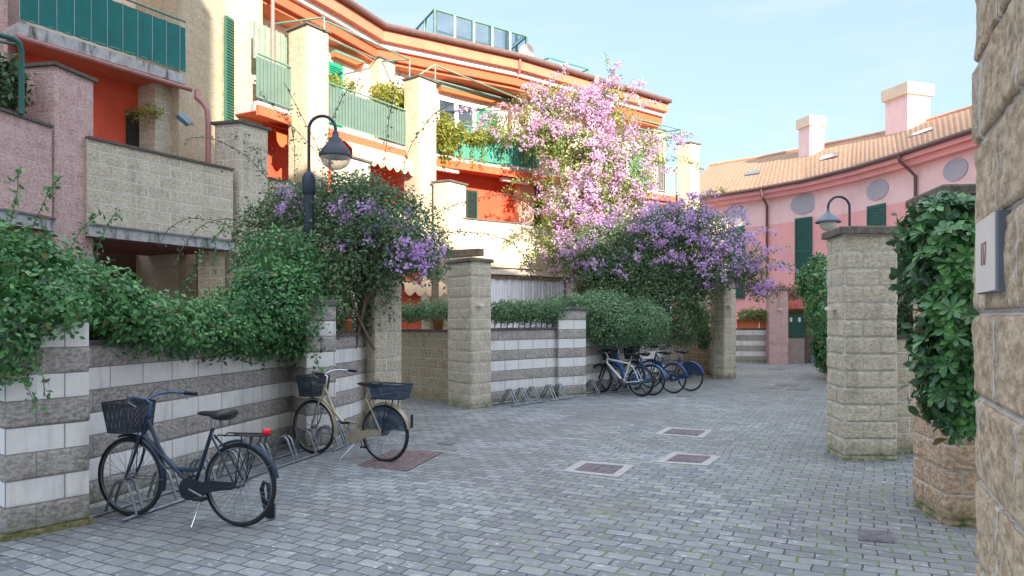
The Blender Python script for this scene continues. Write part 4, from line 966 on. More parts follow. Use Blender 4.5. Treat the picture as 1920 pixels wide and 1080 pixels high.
def bicycle(label, rear, front, paint, st, lean=0.0, group=None, steer=0, name='bicycle', wb=None):
    d = np.array(front) - np.array(rear); L = np.linalg.norm(d); a = math.atan2(d[1], d[0]); wb = wb or 1.08
    t = thing(name, label, 'bicycle', (rear[0], rear[1], 0), a, group); t.rotation_euler = (R(lean), 0, a)
    Rw = st.get('R', .335); ty = st.get('tyre', .036); mtb = st.get('mtb')
    sp = st.get('spokes', 32)
    wheel(t, 0, Rw, ty, spokes=sp); wheel(t, wb, Rw, ty, spokes=sp)
    BB = (.44, 0, .285)
    HT = (wb - .185, 0, .86); HB = (wb - .135, 0, .69)
    if mtb: HT = (wb - .21, 0, .80); HB = (wb - .18, 0, .69)
    ST = (.255, 0, .78)
    m_ = MB()
    m_.tube([HT, HB], .021, 10)
    if mtb:
        m_.tube([HB, BB], .024, 10); m_.tube([(HT[0], 0, HT[2] - .03), (.29, 0, .69)], .019, 10); m_.tube([BB, (.28, 0, .74)], .018, 10)
    else:
        m_.tube([HB, BB], .0215, 10)
        m_.tube([(HT[0] + .01, 0, HT[2] - .03), (HT[0] - .035, 0, .745), (HT[0] - .10, 0, .615), (HT[0] - .18, 0, .50), (HT[0] - .25, 0, .44), (HT[0] - .31, 0, .425), (.40, 0, .43)], .0165, 10)
        m_.tube([BB, ST], .0165, 10)
    m_.lathe([(0, -.04), (.026, -.04), (.026, .04), (0, .04)], BB, 14, axis='y')
    for s in (-1, 1):
        m_.tube([(BB[0], s * .03, BB[2]), (.3, s * .045, .29), (0, s * .062, Rw)], .0105, 7)
        m_.tube([(ST[0] + .005, s * .018, ST[2] - .06 if not mtb else .66), (.16, s * .045, .60), (0, s * .062, Rw)], .009, 7)
    m_.build('frame', paint, t, local=True)
    m_ = MB()
    for s in (-1, 1):
        if mtb: m_.tube([(HB[0] + .005, s * .05, .70), (wb - .03, s * .055, Rw + .06), (wb, s * .055, Rw)], [.02, .02, .014], 8)
        else: m_.tube([(HB[0] + .01, s * .035, .675), (wb - .10, s * .05, .56), (wb - .055, s * .055, .44), (wb, s * .055, Rw)], [.013, .013, .011, .009], 8)
    m_.tube([(HB[0] + .01, -.05, .68), (HB[0] + .01, .05, .68)], .016, 8); m_.tube([HB, (HB[0] + .01, 0, .67)], .02, 8)
    m_.build('fork', BLACK if mtb else st.get('fork', paint), t, local=True)
    # handlebar
    m_ = MB(); hx, hz = HT[0] - .02, HT[2]
    if mtb: bar = [(hx + .05, -.30, .93), (hx + .06, -.12, .92), (hx + .07, 0, .90), (hx + .06, .12, .92), (hx + .05, .30, .93)]; m_.tube([(hx, 0, hz), (hx + .07, 0, .90)], .015, 8)
    else:
        bar = [(hx - .22, -.29, 1.015), (hx - .10, -.285, 1.02), (hx + .0, -.24, 1.03), (hx + .055, -.14, 1.02), (hx + .05, 0, .985), (hx + .055, .14, 1.02), (hx + .0, .24, 1.03), (hx - .10, .285, 1.02), (hx - .22, .29, 1.015)]
        m_.tube([(hx + .015, 0, hz - .01), (hx - .008, 0, .965), (hx + .05, 0, .985)], .013, 8)
    m_.tube(bar, .0115, 8); hb = m_.build('handlebar', st.get('bar', CHROME), t, local=True)
    for s in (0, -1):
        m_ = MB(); e0 = Vector(bar[s]); e1_ = Vector(bar[1 if s == 0 else -2]); dd = (e1_ - e0).normalized(); m_.tube([e0, e0 + dd * .12], .017, 8); m_.build('grip', BLACK, hb, local=True)
        m_ = MB(); m_.tube([e0 + dd * .17, e0 + dd * .15 + Vector((.02, 0, -.02)), e0 + dd * .06 + Vector((.03, 0, -.05))], .006, 6); m_.build('brake_lever', STEEL, hb, local=True)
    for s in (0, -1):    # brake cables
        m_ = MB(); e0 = Vector(bar[2 if not mtb else s]); m_.tube([e0, e0 + Vector((.10, -e0.y * .2, .05)), Vector((hx + .14, e0.y * .2, .93)), Vector((hx + .09, 0, .8)), Vector((hx + .07, 0, .7))], .0035, 5); m_.build('brake_cable', BLACK, hb, local=True)
    # saddle
    m_ = MB(); m_.tube([(ST[0] + .01, 0, ST[2] - .05), (ST[0] - .02, 0, .875)], .0125, 8); sd = m_.build('seat_post', CHROME, t, local=True)
    sx = ST[0] - .03; sect = []
    wide = st.get('wide', .1)
    for (x, w_, zt, zb_) in ((.17, .018, .905, .885), (.13, .028, .915, .875), (.05, .038, .918, .87), (-.02, wide * .8, .925, .852), (-.08, wide, .94, .845), (-.125, wide * .97, .942, .852), (-.155, wide * .6, .93, .87)):
        sect.append([(sx + x, w_ * math.cos(b), (zt + zb_) / 2 + (zt - zb_) / 2 * math.sin(b)) for b in np.linspace(0, 2 * math.pi, 14, endpoint=False)])
    m_ = MB(); vs = [q for s_ in sect for q in s_]; fs = [tuple(range(13, -1, -1)), tuple(len(vs) - 14 + i for i in range(14))]
    for i in range(len(sect) - 1):
        for k in range(14): fs.append((i * 14 + k, i * 14 + (k + 1) % 14, (i + 1) * 14 + (k + 1) % 14, (i + 1) * 14 + k))
    m_.add(vs, fs, smooth=True)
    if st.get('springs'):
        pass
    s_o = m_.build('saddle', LEATH, t, local=True)
    if st.get('springs'):
        for s in (-.055, .055): m_ = MB(); m_.tube([(sx - .09 + .012 * math.cos(k * 1.2), s + .012 * math.sin(k * 1.2), .868 - k * .0032) for k in range(22)], .0035, 5); m_.build('saddle_spring', STEEL, s_o, local=True)
    # crank
    m_ = MB(); ca = R(st.get('crank', -25)); m_.lathe([(0, .045), (.085, .045), (.085, .051), (0, .051)], BB, 30, axis='y')
    for s, ag in ((1, ca), (-1, ca + math.pi)):
        e_ = (BB[0] + .165 * math.cos(ag), s * .075, BB[2] + .165 * math.sin(ag)); m_.tube([(BB[0], s * .06, BB[2]), e_], .009, 6)
    cr = m_.build('crank', STEEL, t, local=True)
    for s, ag in ((1, ca), (-1, ca + math.pi)):
        m_ = MB(); m_.box((BB[0] + .165 * math.cos(ag), s * .115, BB[2] + .165 * math.sin(ag)), (.09, .075, .022)); m_.build('pedal', RUBBER, cr, local=True)
    if not st.get('noguard'):
        m_ = MB(); o1 = [(BB[0] + .092 * math.cos(b), BB[2] + .092 * math.sin(b)) for b in np.linspace(-1.75, 1.4, 12)] + [(BB[0] - .12, BB[2] + .06), (BB[0] - .2, Rw + .03)] + [(.04 + .035 * math.cos(b), Rw + .028 * math.sin(b)) for b in np.linspace(1.7, 4.6, 9)] + [(BB[0] - .2, Rw - .06), (BB[0] - .12, BB[2] - .06)]
        k = len(o1)
        for y0, y1 in ((.042, .066),): vs = [(x, y0, z) for x, z in o1] + [(x, y1, z) for x, z in o1]; m_.add(vs, [tuple(range(k)), tuple(range(2 * k - 1, k - 1, -1))] + [(i, (i + 1) % k, k + (i + 1) % k, k + i) for i in range(k)])
        m_.build('chain_guard', st.get('guard', paint), t, local=True)
    else:
        m_ = MB(); m_.tube([(BB[0], .048, BB[2] + .085), (0, .048, Rw + .035)], .004, 5); m_.tube([(BB[0], .048, BB[2] - .085), (0, .048, Rw - .035)], .004, 5); m_.lathe([(.02, .04), (.045, .042), (.045, .054), (.02, .056)], (0, 0, Rw), 18, axis='y'); m_.build('chain', STEEL, t, local=True)
    if not mtb:
        for x0, a0, a1 in ((0, -8, 165 - 40), (wb, 40 - 25, 138)):
            m_ = MB(); rr = Rw + .022; ar = np.linspace(R(a0 if x0 else 60), R(a1 if x0 else 205), 26); vs = []
            # rear guard wraps the back of the wheel, front guard the top
            if x0 == 0: ar = np.linspace(R(60), R(168), 26)
            else: ar = np.linspace(R(72), R(196), 26)
            for b in ar:
                for y, dr in ((-.027, -.016), (-.018, 0), (0, .006), (.018, 0), (.027, -.016)): vs.append((x0 + (rr + dr) * math.cos(b), y, Rw + (rr + dr) * math.sin(b)))
            fs = [(i * 5 + j, i * 5 + j + 1, i * 5 + 6 + j, i * 5 + 5 + j) for i in range(25) for j in range(4)]
            m_.add(vs, fs, smooth=True); g_ = m_.build('mudguard', st.get('mud', paint), t, local=True)
            m_ = MB()
            for s in (-1, 1):
                b = R(150) if x0 == 0 else R(180); m_.tube([(x0, s * .06, Rw), (x0 + rr * math.cos(b), s * .028, Rw + rr * math.sin(b))], .003, 5)
            m_.build('stay', STEEL, g_, local=True)
    if st.get('basket'):
        bx0, bx1 = HT[0] + .08, HT[0] + .34; z0_, z1_ = .72, .965; m_ = MB()
        P0 = [(bx0, -.13), (bx1 - .05, -.13), (bx1, -.08), (bx1, .08), (bx1 - .05, .13), (bx0, .13)]; P1 = [(bx0, -.17), (bx1 - .03, -.17), (bx1 + .03, -.11), (bx1 + .03, .11), (bx1 - .03, .17), (bx0, .17)]
        n = 6; vs = [(x, y, z0_) for x, y in P0] + [(x, y, z1_) for x, y in P1]; m_.add(vs, [tuple(range(n))] + [(i, (i + 1) % n, n + (i + 1) % n, n + i) for i in range(n)]); ba = m_.build('basket', MESHB, t, local=True)
        m_ = MB(); m_.tube([(x, y, z1_) for x, y in P1], .006, 6, closed=True); m_.tube([(x, y, z0_) for x, y in P0], .005, 6, closed=True)
        for (x0_, y0_), (x1_, y1_) in zip(P0, P1): m_.tube([(x0_, y0_, z0_), (x1_, y1_, z1_)], .004, 5)
        m_.tube([(bx0 + .02, 0, z0_), (wb, .06, Rw)], .004, 5); m_.tube([(bx0 + .02, 0, z0_), (wb, -.06, Rw)], .004, 5)
        m_.build('rim_wire', BLACK, ba, local=True)
    if st.get('rack'):
        m_ = MB(); zr = .735
        m_.tube([(.19, -.055, zr - .03), (.16, -.06, zr), (-.24, -.06, zr + .01), (-.28, 0, zr + .01), (-.24, .06, zr + .01), (.16, .06, zr), (.19, .055, zr - .03)], .006, 6)
        for x in (.05, -.1): m_.tube([(x, -.06, zr), (x, .06, zr)], .005, 5)
        m_.tube([(.05, -.0, zr), (-.24, 0, zr + .01)], .005, 5)
        for s in (-1, 1): m_.tube([(-.06, s * .06, zr), (0, s * .07, Rw)], .0055, 5); m_.tube([(-.16, s * .06, zr), (0, s * .07, Rw)], .0055, 5)
        if st.get('hoop'): m_.tube([(-.24, 0, zr)] + arc(-.30, zr - .05, .07, 60, -60, 6)[::-1][::-1], .006, 6)
        m_.build('rear_rack', BLACK, t, local=True)
    if st.get('crate'):
        m_ = MB(); P0 = [(-.26, -.11), (.10, -.11), (.10, .11), (-.26, .11)]; P1 = [(-.30, -.14), (.13, -.14), (.13, .14), (-.30, .14)]; z0_, z1_ = .75, .91
        m_.add([(x, y, z0_) for x, y in P0] + [(x, y, z1_) for x, y in P1], [(0, 1, 2, 3)] + [(i, (i + 1) % 4, 4 + (i + 1) % 4, 4 + i) for i in range(4)]); b_ = m_.build('rear_basket', MESHN, t, local=True)
        m_ = MB(); m_.tube([(x, y, z1_) for x, y in P1], .007, 6, closed=True); m_.tube([(x, y, z0_) for x, y in P0], .005, 6, closed=True); m_.tube([((a_[0] + c_[0]) / 2, (a_[1] + c_[1]) / 2, .83) for a_, c_ in zip(P0, P1)], .004, 5, closed=True); m_.build('rim_wire', NAVY, b_, local=True)
    if st.get('skirt'):
        for s in (-1, 1):
            m_ = MB(); pts = arc(0, Rw, Rw - .02, 55, 172, 16, s * .034) + [(-.08, s * .05, Rw + .05), (.0, s * .05, Rw + .02), (.12, s * .045, Rw + .06)]; m_.add(pts, [tuple(range(len(pts)))]); m_.build('skirt_guard', MESHN, t, local=True)
    if st.get('tail') == 'red':
        m_ = MB(); m_.lathe([(0, -.03), (.022, -.03), (.027, -.01), (.027, .025), (0, .03)], (-.25, 0, .77), 14, axis='y'); m_.build('tail_light', REDL, t, local=True)
    if st.get('tail') == 'plate':
        m_ = MB(); m_.box((-.375, 0, .50), (.012, .04, .15)); m_.build('reflector', BLACK, t, local=True)
    if st.get('stand'):
        m_ = MB(); m_.tube([(.36, -.03 * st['stand'], .26), (.50 if st.get('stand_f') else .30, .20 * st['stand'], .02)], .009, 6); m_.build('kickstand', CHROME, t, local=True)
    return t
rearA, frontA = G(450, 987), G(246, 968)
bA = bicycle('dark blue city bicycle with a front basket and a red tail light, nearest the camera', rearA, frontA, NAVY, dict(basket=1, rack=1, tail='red', springs=1, wide=.118, hoop=1, guard=BLACK, mud=NAVY, bar=plain('blue_bar', (.05, .10, .18), .3, metal=.5), crank=200, stand=1, R=.335))
# white scribble of a decal on the down tube
m_ = MB(); o0 = np.array([.865, .0, .60]); o1_ = np.array([.70, .0, .42])
for k in range(9):
    p_ = o0 + (o1_ - o0) * (k / 9); q_ = o0 + (o1_ - o0) * ((k + .6) / 9)
    for s in (-1, 1): m_.tube([(p_[0] + .006, s * .0195, p_[2] + .010), (q_[0] - .002, s * .021, q_[2] - .004), (q_[0] + .008, s * .0195, q_[2] + .010)], .0016, 4)
m_.build('decal', plain('decal_white', (.5, .55, .6), .5), bA, local=True)
LK = thing('bicycle_lock', 'black folded loop lock hanging on the rear wheel of the dark blue bicycle', 'lock', (*G(503, 975), 0))
m_ = MB(); th = R(25)
m_.tube([(.0, 0, .02), (-.03, 0, .12), (-.055, 0, .26), (-.035, 0, .315), (.0, 0, .30), (.01, 0, .22), (.0, 0, .12), (.025, 0, .04)], .019, 8); m_.build('shackle', BLACK, LK, local=True); m_ = MB(); m_.box((.03, 0, .075), (.05, .035, .12)); m_.build('body', BLACK, LK, local=True)
bB = bicycle('champagne coloured city bicycle with a dark basket behind the saddle', G(722, 866.5), G(584, 851), CHAMP, dict(basket=1, rack=1, crate=1, skirt=1, tail='plate', wide=.08, stand=1, stand_f=1, noguard=0, guard=CHAMP, mud=CHAMP, fork=CHROME, crank=70, R=.335))
cnt = Vector(G(600, 800)[:2] + (0,))
HB_ = thing('white_bag', 'pale rounded bag lying in the front basket of the champagne bicycle', 'bag', (float(bB.location.x) + 1.13 * math.cos(bB.rotation_euler[2]), float(bB.location.y) + 1.13 * math.sin(bB.rotation_euler[2]), .725))
m_ = MB(); V_, F_ = [], []
for i in range(9):
    for k in range(14):
        a = math.pi * i / 8; b = 2 * math.pi * k / 14; rr = .09 * (1 + .12 * math.sin(3 * b + i)); V_.append((rr * math.sin(a) * math.cos(b), rr * math.sin(a) * math.sin(b), .09 - .085 * math.cos(a)))
for i in range(8):
    for k in range(14): F_.append((i * 14 + k, i * 14 + (k + 1) % 14, (i + 1) * 14 + (k + 1) % 14, (i + 1) * 14 + k))
m_.add(V_, F_, smooth=True); o = m_.build('body', plain('bag_cloth', (.16, .22, .20), .8, noise=.5, scale=14), HB_, local=True)
dv = np.array((-.72, .69)) * 1.05
def far(label, px, py, paint, st, name='bicycle', **kw):
    r_ = np.array(G(px, py)); return bicycle(label, tuple(r_), tuple(r_ + dv), paint, st, group=None, **kw)
far('white mountain bicycle with a black fork, leftmost of the parked group', 1202, 743.5, WHITEP, dict(mtb=1, noguard=1, R=.33, tyre=.052, wide=.07, spokes=20))
far('light blue city bicycle with a dark basket, just right of the white one', 1222, 741.5, LBLUE, dict(basket=1, rack=1, mud=LBLUE, spokes=20, guard=LBLUE))
far('dark framed bicycle with a wide black basket between two blue bicycles', 1262, 737.5, NAVY, dict(basket=1, rack=1, wide=.09, spokes=20, mud=BLUE, noguard=1))
far('bright blue bicycle with blue mudguards, rightmost of the parked group', 1294, 733.5, BLUE, dict(rack=0, mud=BLUE, skirt=1, spokes=20, guard=BLUE))

# ------------------------------------------------------------------ bicycle racks
def rack(label, f0, f1, depth, n, r=.016, h=.30, shape='arch', ext=0):
    f0 = np.array(f0); f1 = np.array(f1); L = np.linalg.norm(f1 - f0); a = math.atan2(*(f1 - f0)[::-1]); t = thing('bicycle_rack', label, 'bicycle rack', (f0[0], f0[1], 0), a, 'galvanised bicycle racks')
    m_ = MB(); m_.tube([(0, 0, r), (L, 0, r)], r, 8); m_.build('rail', GALV, t, local=True)
    m_ = MB(); m_.tube([(-ext, depth, r), (L, depth, r)], r, 8); m_.build('rail', GALV, t, local=True)
    for i in range(n):
        s = (i + .35) * L / n
        for k in (0, 1):
            x = s + k * .075
            if shape == 'arch': pts = [(x, 0, r), (x, depth * .16, h * .55), (x, depth * .28, h * .88), (x, depth * .38, h * .98), (x, depth * .5, h), (x, depth * .62, h * .97), (x, depth * .74, h * .84), (x, depth * .86, h * .5), (x, depth, r)]
            else: pts = [(x, 0, r), (x, depth * .40, h * .93), (x, depth * .46, h), (x, depth * .54, h), (x, depth * .6, h * .93), (x, depth, r)]
            m_ = MB(); m_.tube(pts, r * .82, 7); m_.build('hoop', GALV, t, local=True)
    return t
rack('long steel bicycle rack holding the dark blue bicycle along the banded wall', G(228, 980), G(617, 846), .33, 7, ext=.12)
rack('short steel bicycle rack under the champagne bicycle', G(624, 848), G(672, 826), .33, 3, ext=-.0)
rack('empty triangular steel bicycle rack below the middle banded wall', G(960, 762.5), G(1023, 754), .42, 3, shape='tri', ext=.1)
rack('empty steel rack of two triangles next to the banded pier', G(1032, 752), G(1072, 748), .42, 2, shape='tri')
rack('steel bicycle rack holding the white and blue bicycles', G(1114, 741), G(1210, 729), .45, 5, shape='tri', ext=.1)

# ------------------------------------------------------------------ covers and drains
def cover(name, label, corners, surround, kind, mat, fw=.095, group='framed square covers in the paving'):
    P = [np.array(G(*c)) for c in corners]; c = sum(P) / 4
    t = thing(name, label, 'manhole cover', (c[0], c[1], 0), group=group)
    if surround:
        m_ = MB(); I = [c + (p - c) * (1 - fw * 2 / np.linalg.norm(p - c) * .75) for p in P]
        for i in range(4): j = (i + 1) % 4; m_.prism([tuple(P[i]), tuple(P[j]), tuple(I[j]), tuple(I[i])], 0, .006)
        m_.build('frame', CONC, t); P = I
    m_ = MB()
    if kind == 'grate':
        m_.prism([tuple(p) for p in P], 0, .004); base = m_.build('well', DARK, t); m_ = MB()
        e1_, e2_ = P[1] - P[0], P[3] - P[0]
        for i in range(7): q = P[0] + e1_ * (i + .3) / 7; m_.prism([tuple(q), tuple(q + e2_), tuple(q + e2_ + e1_ * .055), tuple(q + e1_ * .055)][::-1], .004, .009)
        for i in range(2):
            for k in range(7):
                q = P[0] + e2_ * (i * .52 + .02 + k * .066); m_.prism([tuple(q), tuple(q + e1_), tuple(q + e1_ + e2_ * .014), tuple(q + e2_ * .014)][::-1], .004, .0085)
        m_.build('grid', plain('grate_iron', (.24, .20, .22), .6, noise=.3, scale=30), t)
    else:
        m_.prism([tuple(c + (p - c) * .985) for p in P], 0, .008); m_.build('lid', mat, t)
        if kind == 'bars':
            m_ = MB(); e1_, e2_ = P[1] - P[0], P[3] - P[0]
            for i in range(11): q = P[0] + e2_ * (i + .3) / 11 + e1_ * .06; m_.prism([tuple(q), tuple(q + e1_ * .88), tuple(q + e1_ * .88 + e2_ * .05), tuple(q + e2_ * .05)][::-1], .008, .013)
            m_.build('ribs', mat, t)
    return t
cover('manhole_cover', 'square grey metal cover in a pale frame, farthest of the three mid lane', [(1225, 814.2), (1251, 801.5), (1336.5, 806.8), (1317.8, 821.6)], 1, 'bars', RUST2)
cover('manhole_cover', 'square reddish metal cover in a pale frame, right of the drain grate', [(1228.9, 867.3), (1260, 848.3), (1352.5, 856.3), (1326.7, 874)], 1, 'bars', plain('purplish_iron', (.17, .135, .15), .7, noise=.3, scale=12))
cover('drain_grate', 'square open drain grate in a pale frame in the centre of the lane', [(1054, 883.9), (1089.6, 864.3), (1190.4, 872.6), (1159.9, 895.7)], 1, 'grate', RUST)
cover('manhole_cover', 'rusty red rectangular cover under the rear wheel of the champagne bicycle', [(668, 873), (738, 843), (833, 848), (765, 884)], 0, 'bars', RUST)
cover('drain_cover', 'small dark metal cover right of the champagne bicycle', [(819, 832), (832, 827.5), (858, 830.5), (845, 835)], 0, 'flat', RUST2)
cover('drain_cover', 'small ribbed drain cover in the mossy paving at lower right', [(1608, 1014), (1608, 993), (1672, 998), (1678, 1020)], 0, 'bars', RUST2)
for a, lab in (([(1426, 728), (1436, 724), (1474, 725), (1466, 729.5)], 'left of the pair of flush covers near the lane bend'), ([(1452, 723), (1460, 719.5), (1500, 720.5), (1494, 724.5)], 'flush cover just beyond the pair near the lane bend'), ([(1474, 731), (1482, 727), (1522, 728), (1516, 732)], 'right of the pair of flush covers near the lane bend'), ([(1438, 693), (1444, 691), (1472, 691.3), (1468, 693.4)], 'small flush cover nearest the far garden gate'), ([(1267, 744), (1272, 741.5), (1296, 742.5), (1290, 745)], 'small pale framed cover beside the rightmost blue bicycle')):
    cover('drain_cover', lab, a, 0, 'flat', RUST2, group='small flush covers at the far end')

# ------------------------------------------------------------------ plants
HEDGE = leafmat('hedge_leaf', (.018, .080, .036), (.17, .42, .13), .22, .36)
HEDGE2 = leafmat('round_hedge_leaf', (.06, .15, .08), (.22, .38, .17), .25)
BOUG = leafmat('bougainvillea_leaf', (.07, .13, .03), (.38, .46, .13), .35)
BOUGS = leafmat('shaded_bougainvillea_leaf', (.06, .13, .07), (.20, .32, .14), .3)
MAG = leafmat('magenta_bract', (.60, .26, .60), (.88, .70, .86), .45, .6, True)
VIO = leafmat('violet_bract', (.54, .27, .68), (.84, .62, .92), .45, .6, True)
YEL = leafmat('yellow_green_leaf', (.16, .20, .03), (.42, .42, .08), .4)
PITT = leafmat('glossy_leaf', (.022, .085, .03), (.13, .34, .08), .12, .26, True)
CREEP = leafmat('creeper_leaf', (.035, .085, .04), (.10, .20, .08), .25)
def blob(px, py, D, rx, ry, rd): c = W(px, py, D); k = D / F; return (c[0], c[1], c[2], rx * k, rd, ry * k)
def plant(name, label, cat, base, group=None): return thing(name, label, cat, tuple(float(v) for v in base), group=group)

# long hedge spilling over the near left wall
H1 = plant('hedge', 'long dense glossy green hedge hanging over the near banded wall', 'hedge', (-3.6, 7.6, 1.44))
hb = [blob(-60, 545, 5.6, 90, 120, .5), blob(25, 505, 6.0, 80, 58, .4), blob(75, 560, 6.1, 105, 70, .42), blob(-10, 620, 5.3, 60, 95, .25), blob(80, 575, 5.6, 80, 42, .2), blob(40, 500, 6.3, 60, 40, .35), blob(165, 572, 6.5, 95, 66, .38), blob(235, 602, 6.7, 85, 52, .38),
      blob(310, 614, 7.3, 85, 48, .4), blob(380, 620, 7.8, 80, 48, .4), blob(440, 606, 8.4, 70, 58, .42), blob(500, 580, 8.8, 65, 84, .45), blob(555, 590, 9.1, 42, 80, .4), blob(110, 510, 7.0, 60, 34, .35), blob(520, 500, 9.6, 70, 60, .5)]
C_, N_ = twigs(hb, 6200, 9, .055, rough=.16, inner=.22, freq=2.2)
leaves('foliage', C_, N_, .062, .034, HEDGE, H1)
st = strands([W(*p) for p in ((10, 690, 5.3), (40, 640, 5.4), (180, 480, 7), (130, 470, 7), (400, 500, 8), (570, 640, 8.9), (600, 560, 8.9), (60, 430, 6), (20, 420, 5.8), (350, 540, 7.4))], [(.5, -.3, -.1), (.6, -.2, -.3), (.2, 0, .8), (.5, 0, .9), (.1, 0, 1), (.4, -.2, -.4), (.6, 0, .1), (.2, 0, 1), (.1, .0, 1), (.3, -.2, .8)], .5, .05, .35)
cs = np.array([q for s_ in st for q in s_ for _ in range(4)]); cs = cs + rng.normal(0, .018, cs.shape); leaves('shoot_leaves', cs, rng.normal(0, 1, cs.shape), .055, .03, HEDGE, H1)
for s_ in st: m_ = MB(); m_.tube(s_, .004, 4); m_.build('stem', VINEW, H1)
# dark bougainvillea around the left lamp
V1 = plant('bougainvillea', 'dark green bougainvillea with few violet flowers wrapped round the left street lamp', 'bougainvillea', (-2.4, 10.5, 0))
vb = [blob(500, 440, 11.2, 60, 50, .4), blob(560, 400, 10.9, 60, 50, .4), blob(640, 400, 10.7, 80, 60, .5), blob(700, 420, 10.6, 80, 70, .5), blob(760, 450, 10.5, 65, 60, .45), blob(800, 480, 10.4, 40, 45, .35), blob(640, 480, 10.5, 80, 60, .5), blob(580, 480, 10.2, 55, 60, .45),
      blob(600, 540, 10.0, 50, 60, .4), blob(700, 500, 10.6, 70, 45, .4), blob(545, 380, 11, 40, 30, .3), blob(660, 355, 10.9, 60, 25, .3), blob(730, 380, 10.8, 50, 22, .3), blob(610, 590, 9.9, 30, 40, .25), blob(690, 560, 10.9, 45, 60, .3), blob(650, 600, 10.8, 40, 40, .2)]
C_, N_ = twigs(vb, 4300, 8, .07, rough=.24, inner=.3, freq=1.9)
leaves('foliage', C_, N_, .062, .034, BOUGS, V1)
C_, N_ = twigs([blob(660, 395, 10.3, 45, 20, .3), blob(690, 410, 10.3, 40, 30, .3), blob(770, 440, 10.1, 55, 45, .3), blob(770, 500, 10.0, 40, 30, .3), blob(810, 480, 10.0, 25, 40, .3), blob(540, 380, 10.6, 40, 20, .3), blob(640, 430, 10.1, 60, 40, .3)], 240, 16, .045, inner=.1, sparse=.48)
leaves('flowers', C_, N_, .042, .038, VIO, V1)
m_ = MB(); tr = [(-2.45, 10.65, 0), (-2.42, 10.6, .8), (-2.38, 10.5, 1.5), (-2.5, 10.45, 2.2), (-2.6, 10.4, 2.8)]
m_.tube(tr, [.08, .07, .06, .05, .03], 8); m_.tube([(-2.45, 10.9, .1), (-2.4, 10.8, 1.2), (-2.2, 10.6, 1.9), (-1.9, 10.5, 2.4)], [.05, .045, .04, .025], 7); m_.tube([(-2.05, 10.6, 1.2), (-2.3, 10.45, 1.75), (-2.5, 10.4, 2.4)], .022, 6); m_.tube([(-2.65, 10.7, .2), (-2.3, 10.5, 1.3), (-2.15, 10.55, 2.1)], .025, 6)
m_.build('trunk', VINEW, V1)
# long bare climbing shoots in front of the facade
st = strands([W(*p) for p in ((660, 370, 10.7), (620, 400, 10.7), (740, 400, 10.6), (540, 390, 10.9), (700, 380, 10.6), (780, 420, 10.5), (500, 430, 11), (560, 400, 10.7), (470, 440, 11.3), (600, 370, 10.8), (820, 440, 10.4))],
             [(-.35, .1, 1), (-.45, .2, 1), (.1, .1, 1), (-.7, .3, .8), (.35, 0, .9), (.9, .2, .5), (-.9, .1, .55), (-.15, .1, 1), (-1, .2, .35), (.05, .1, 1), (.9, .3, .25)], 2.0, .06, .05, .14)
st[0] = [W(695 - k * 8.6 - (k * k) * .02, 395 - k * 9.6, 10.7 + k * .02) for k in range(24)]; st[1] = [W(660 - k * 6, 400 - k * 11.6, 10.7 + k * .02) for k in range(22)]
for s_ in st: m_ = MB(); m_.tube(s_, .0055, 4); m_.build('shoot', VINEW, V1)
cs = np.array([q for s_ in st for q in s_ for _ in range(3)]); cs = cs + rng.normal(0, .03, cs.shape); leaves('shoot_leaves', cs, rng.normal(0, 1, cs.shape), .05, .028, BOUGS, V1)
# small climbing plant at the tan pier
# big flowering bougainvillea
V2 = plant('bougainvillea', 'huge pink and violet bougainvillea climbing to the roof in the middle of the picture', 'bougainvillea', (2.0, 19.0, 0))
sun_b = [blob(1010, 210, 21.2, 55, 38, .5), blob(1060, 190, 21.4, 50, 28, .5), blob(1120, 195, 21.4, 45, 25, .5), blob(1150, 225, 21.2, 45, 50, .5), blob(1085, 250, 20.9, 70, 50, .6), blob(1030, 262, 20.9, 45, 28, .5), blob(970, 250, 21.0, 45, 20, .35), blob(925, 235, 21.2, 22, 20, .3),
         blob(1150, 300, 20.8, 65, 50, .6), blob(1090, 320, 20.7, 70, 55, .6), blob(1060, 370, 20.5, 45, 40, .5), blob(1130, 375, 20.4, 70, 45, .6), blob(1185, 340, 20.6, 40, 45, .5), blob(1090, 430, 20.2, 60, 45, .5), blob(1060, 480, 19.8, 45, 40, .4), blob(1160, 420, 20.2, 60, 40, .6), blob(1230, 290, 21.6, 30, 22, .3), blob(1215, 265, 21.8, 25, 15, .3), blob(1040, 415, 20.3, 30, 25, .3), blob(1148, 172, 21.6, 14, 12, .2)]
sun_b += [blob(1048, 285, 20.6, 34, 26, .4), blob(1045, 440, 20.0, 35, 45, .4)]
C_, N_ = twigs(sun_b, 5600, 8, .10, rough=.40, inner=.35, freq=1.3, sparse=.44)
leaves('foliage', C_, N_, .085, .048, BOUG, V2)
C_, N_ = twigs([(b[0], b[1] - .15, b[2], b[3] * 1.04, b[4], b[5] * 1.04) for b in sun_b[:-2]], 2300, 24, .07, rough=.36, inner=.12, freq=1.3, sparse=.525, sf=2.2)
leaves('flowers', C_, N_, .062, .058, MAG, V2)
sh_b = [blob(1130, 470, 19.3, 75, 50, .6), blob(1200, 450, 19.3, 70, 50, .6), blob(1250, 440, 19.3, 60, 45, .6), blob(1310, 450, 18.9, 70, 45, .6), blob(1370, 480, 18.7, 55, 45, .5), blob(1340, 510, 18.6, 70, 35, .5), blob(1405, 520, 18.6, 28, 30, .35), blob(1260, 520, 18.9, 80, 50, .6), blob(1180, 530, 19.0, 80, 50, .6), blob(1110, 520, 19.2, 45, 40, .5), blob(1290, 410, 19.6, 40, 22, .4), blob(1300, 425, 19.2, 55, 30, .5), blob(1425, 545, 18.5, 16, 16, .2), blob(1240, 415, 19.8, 35, 25, .4)]
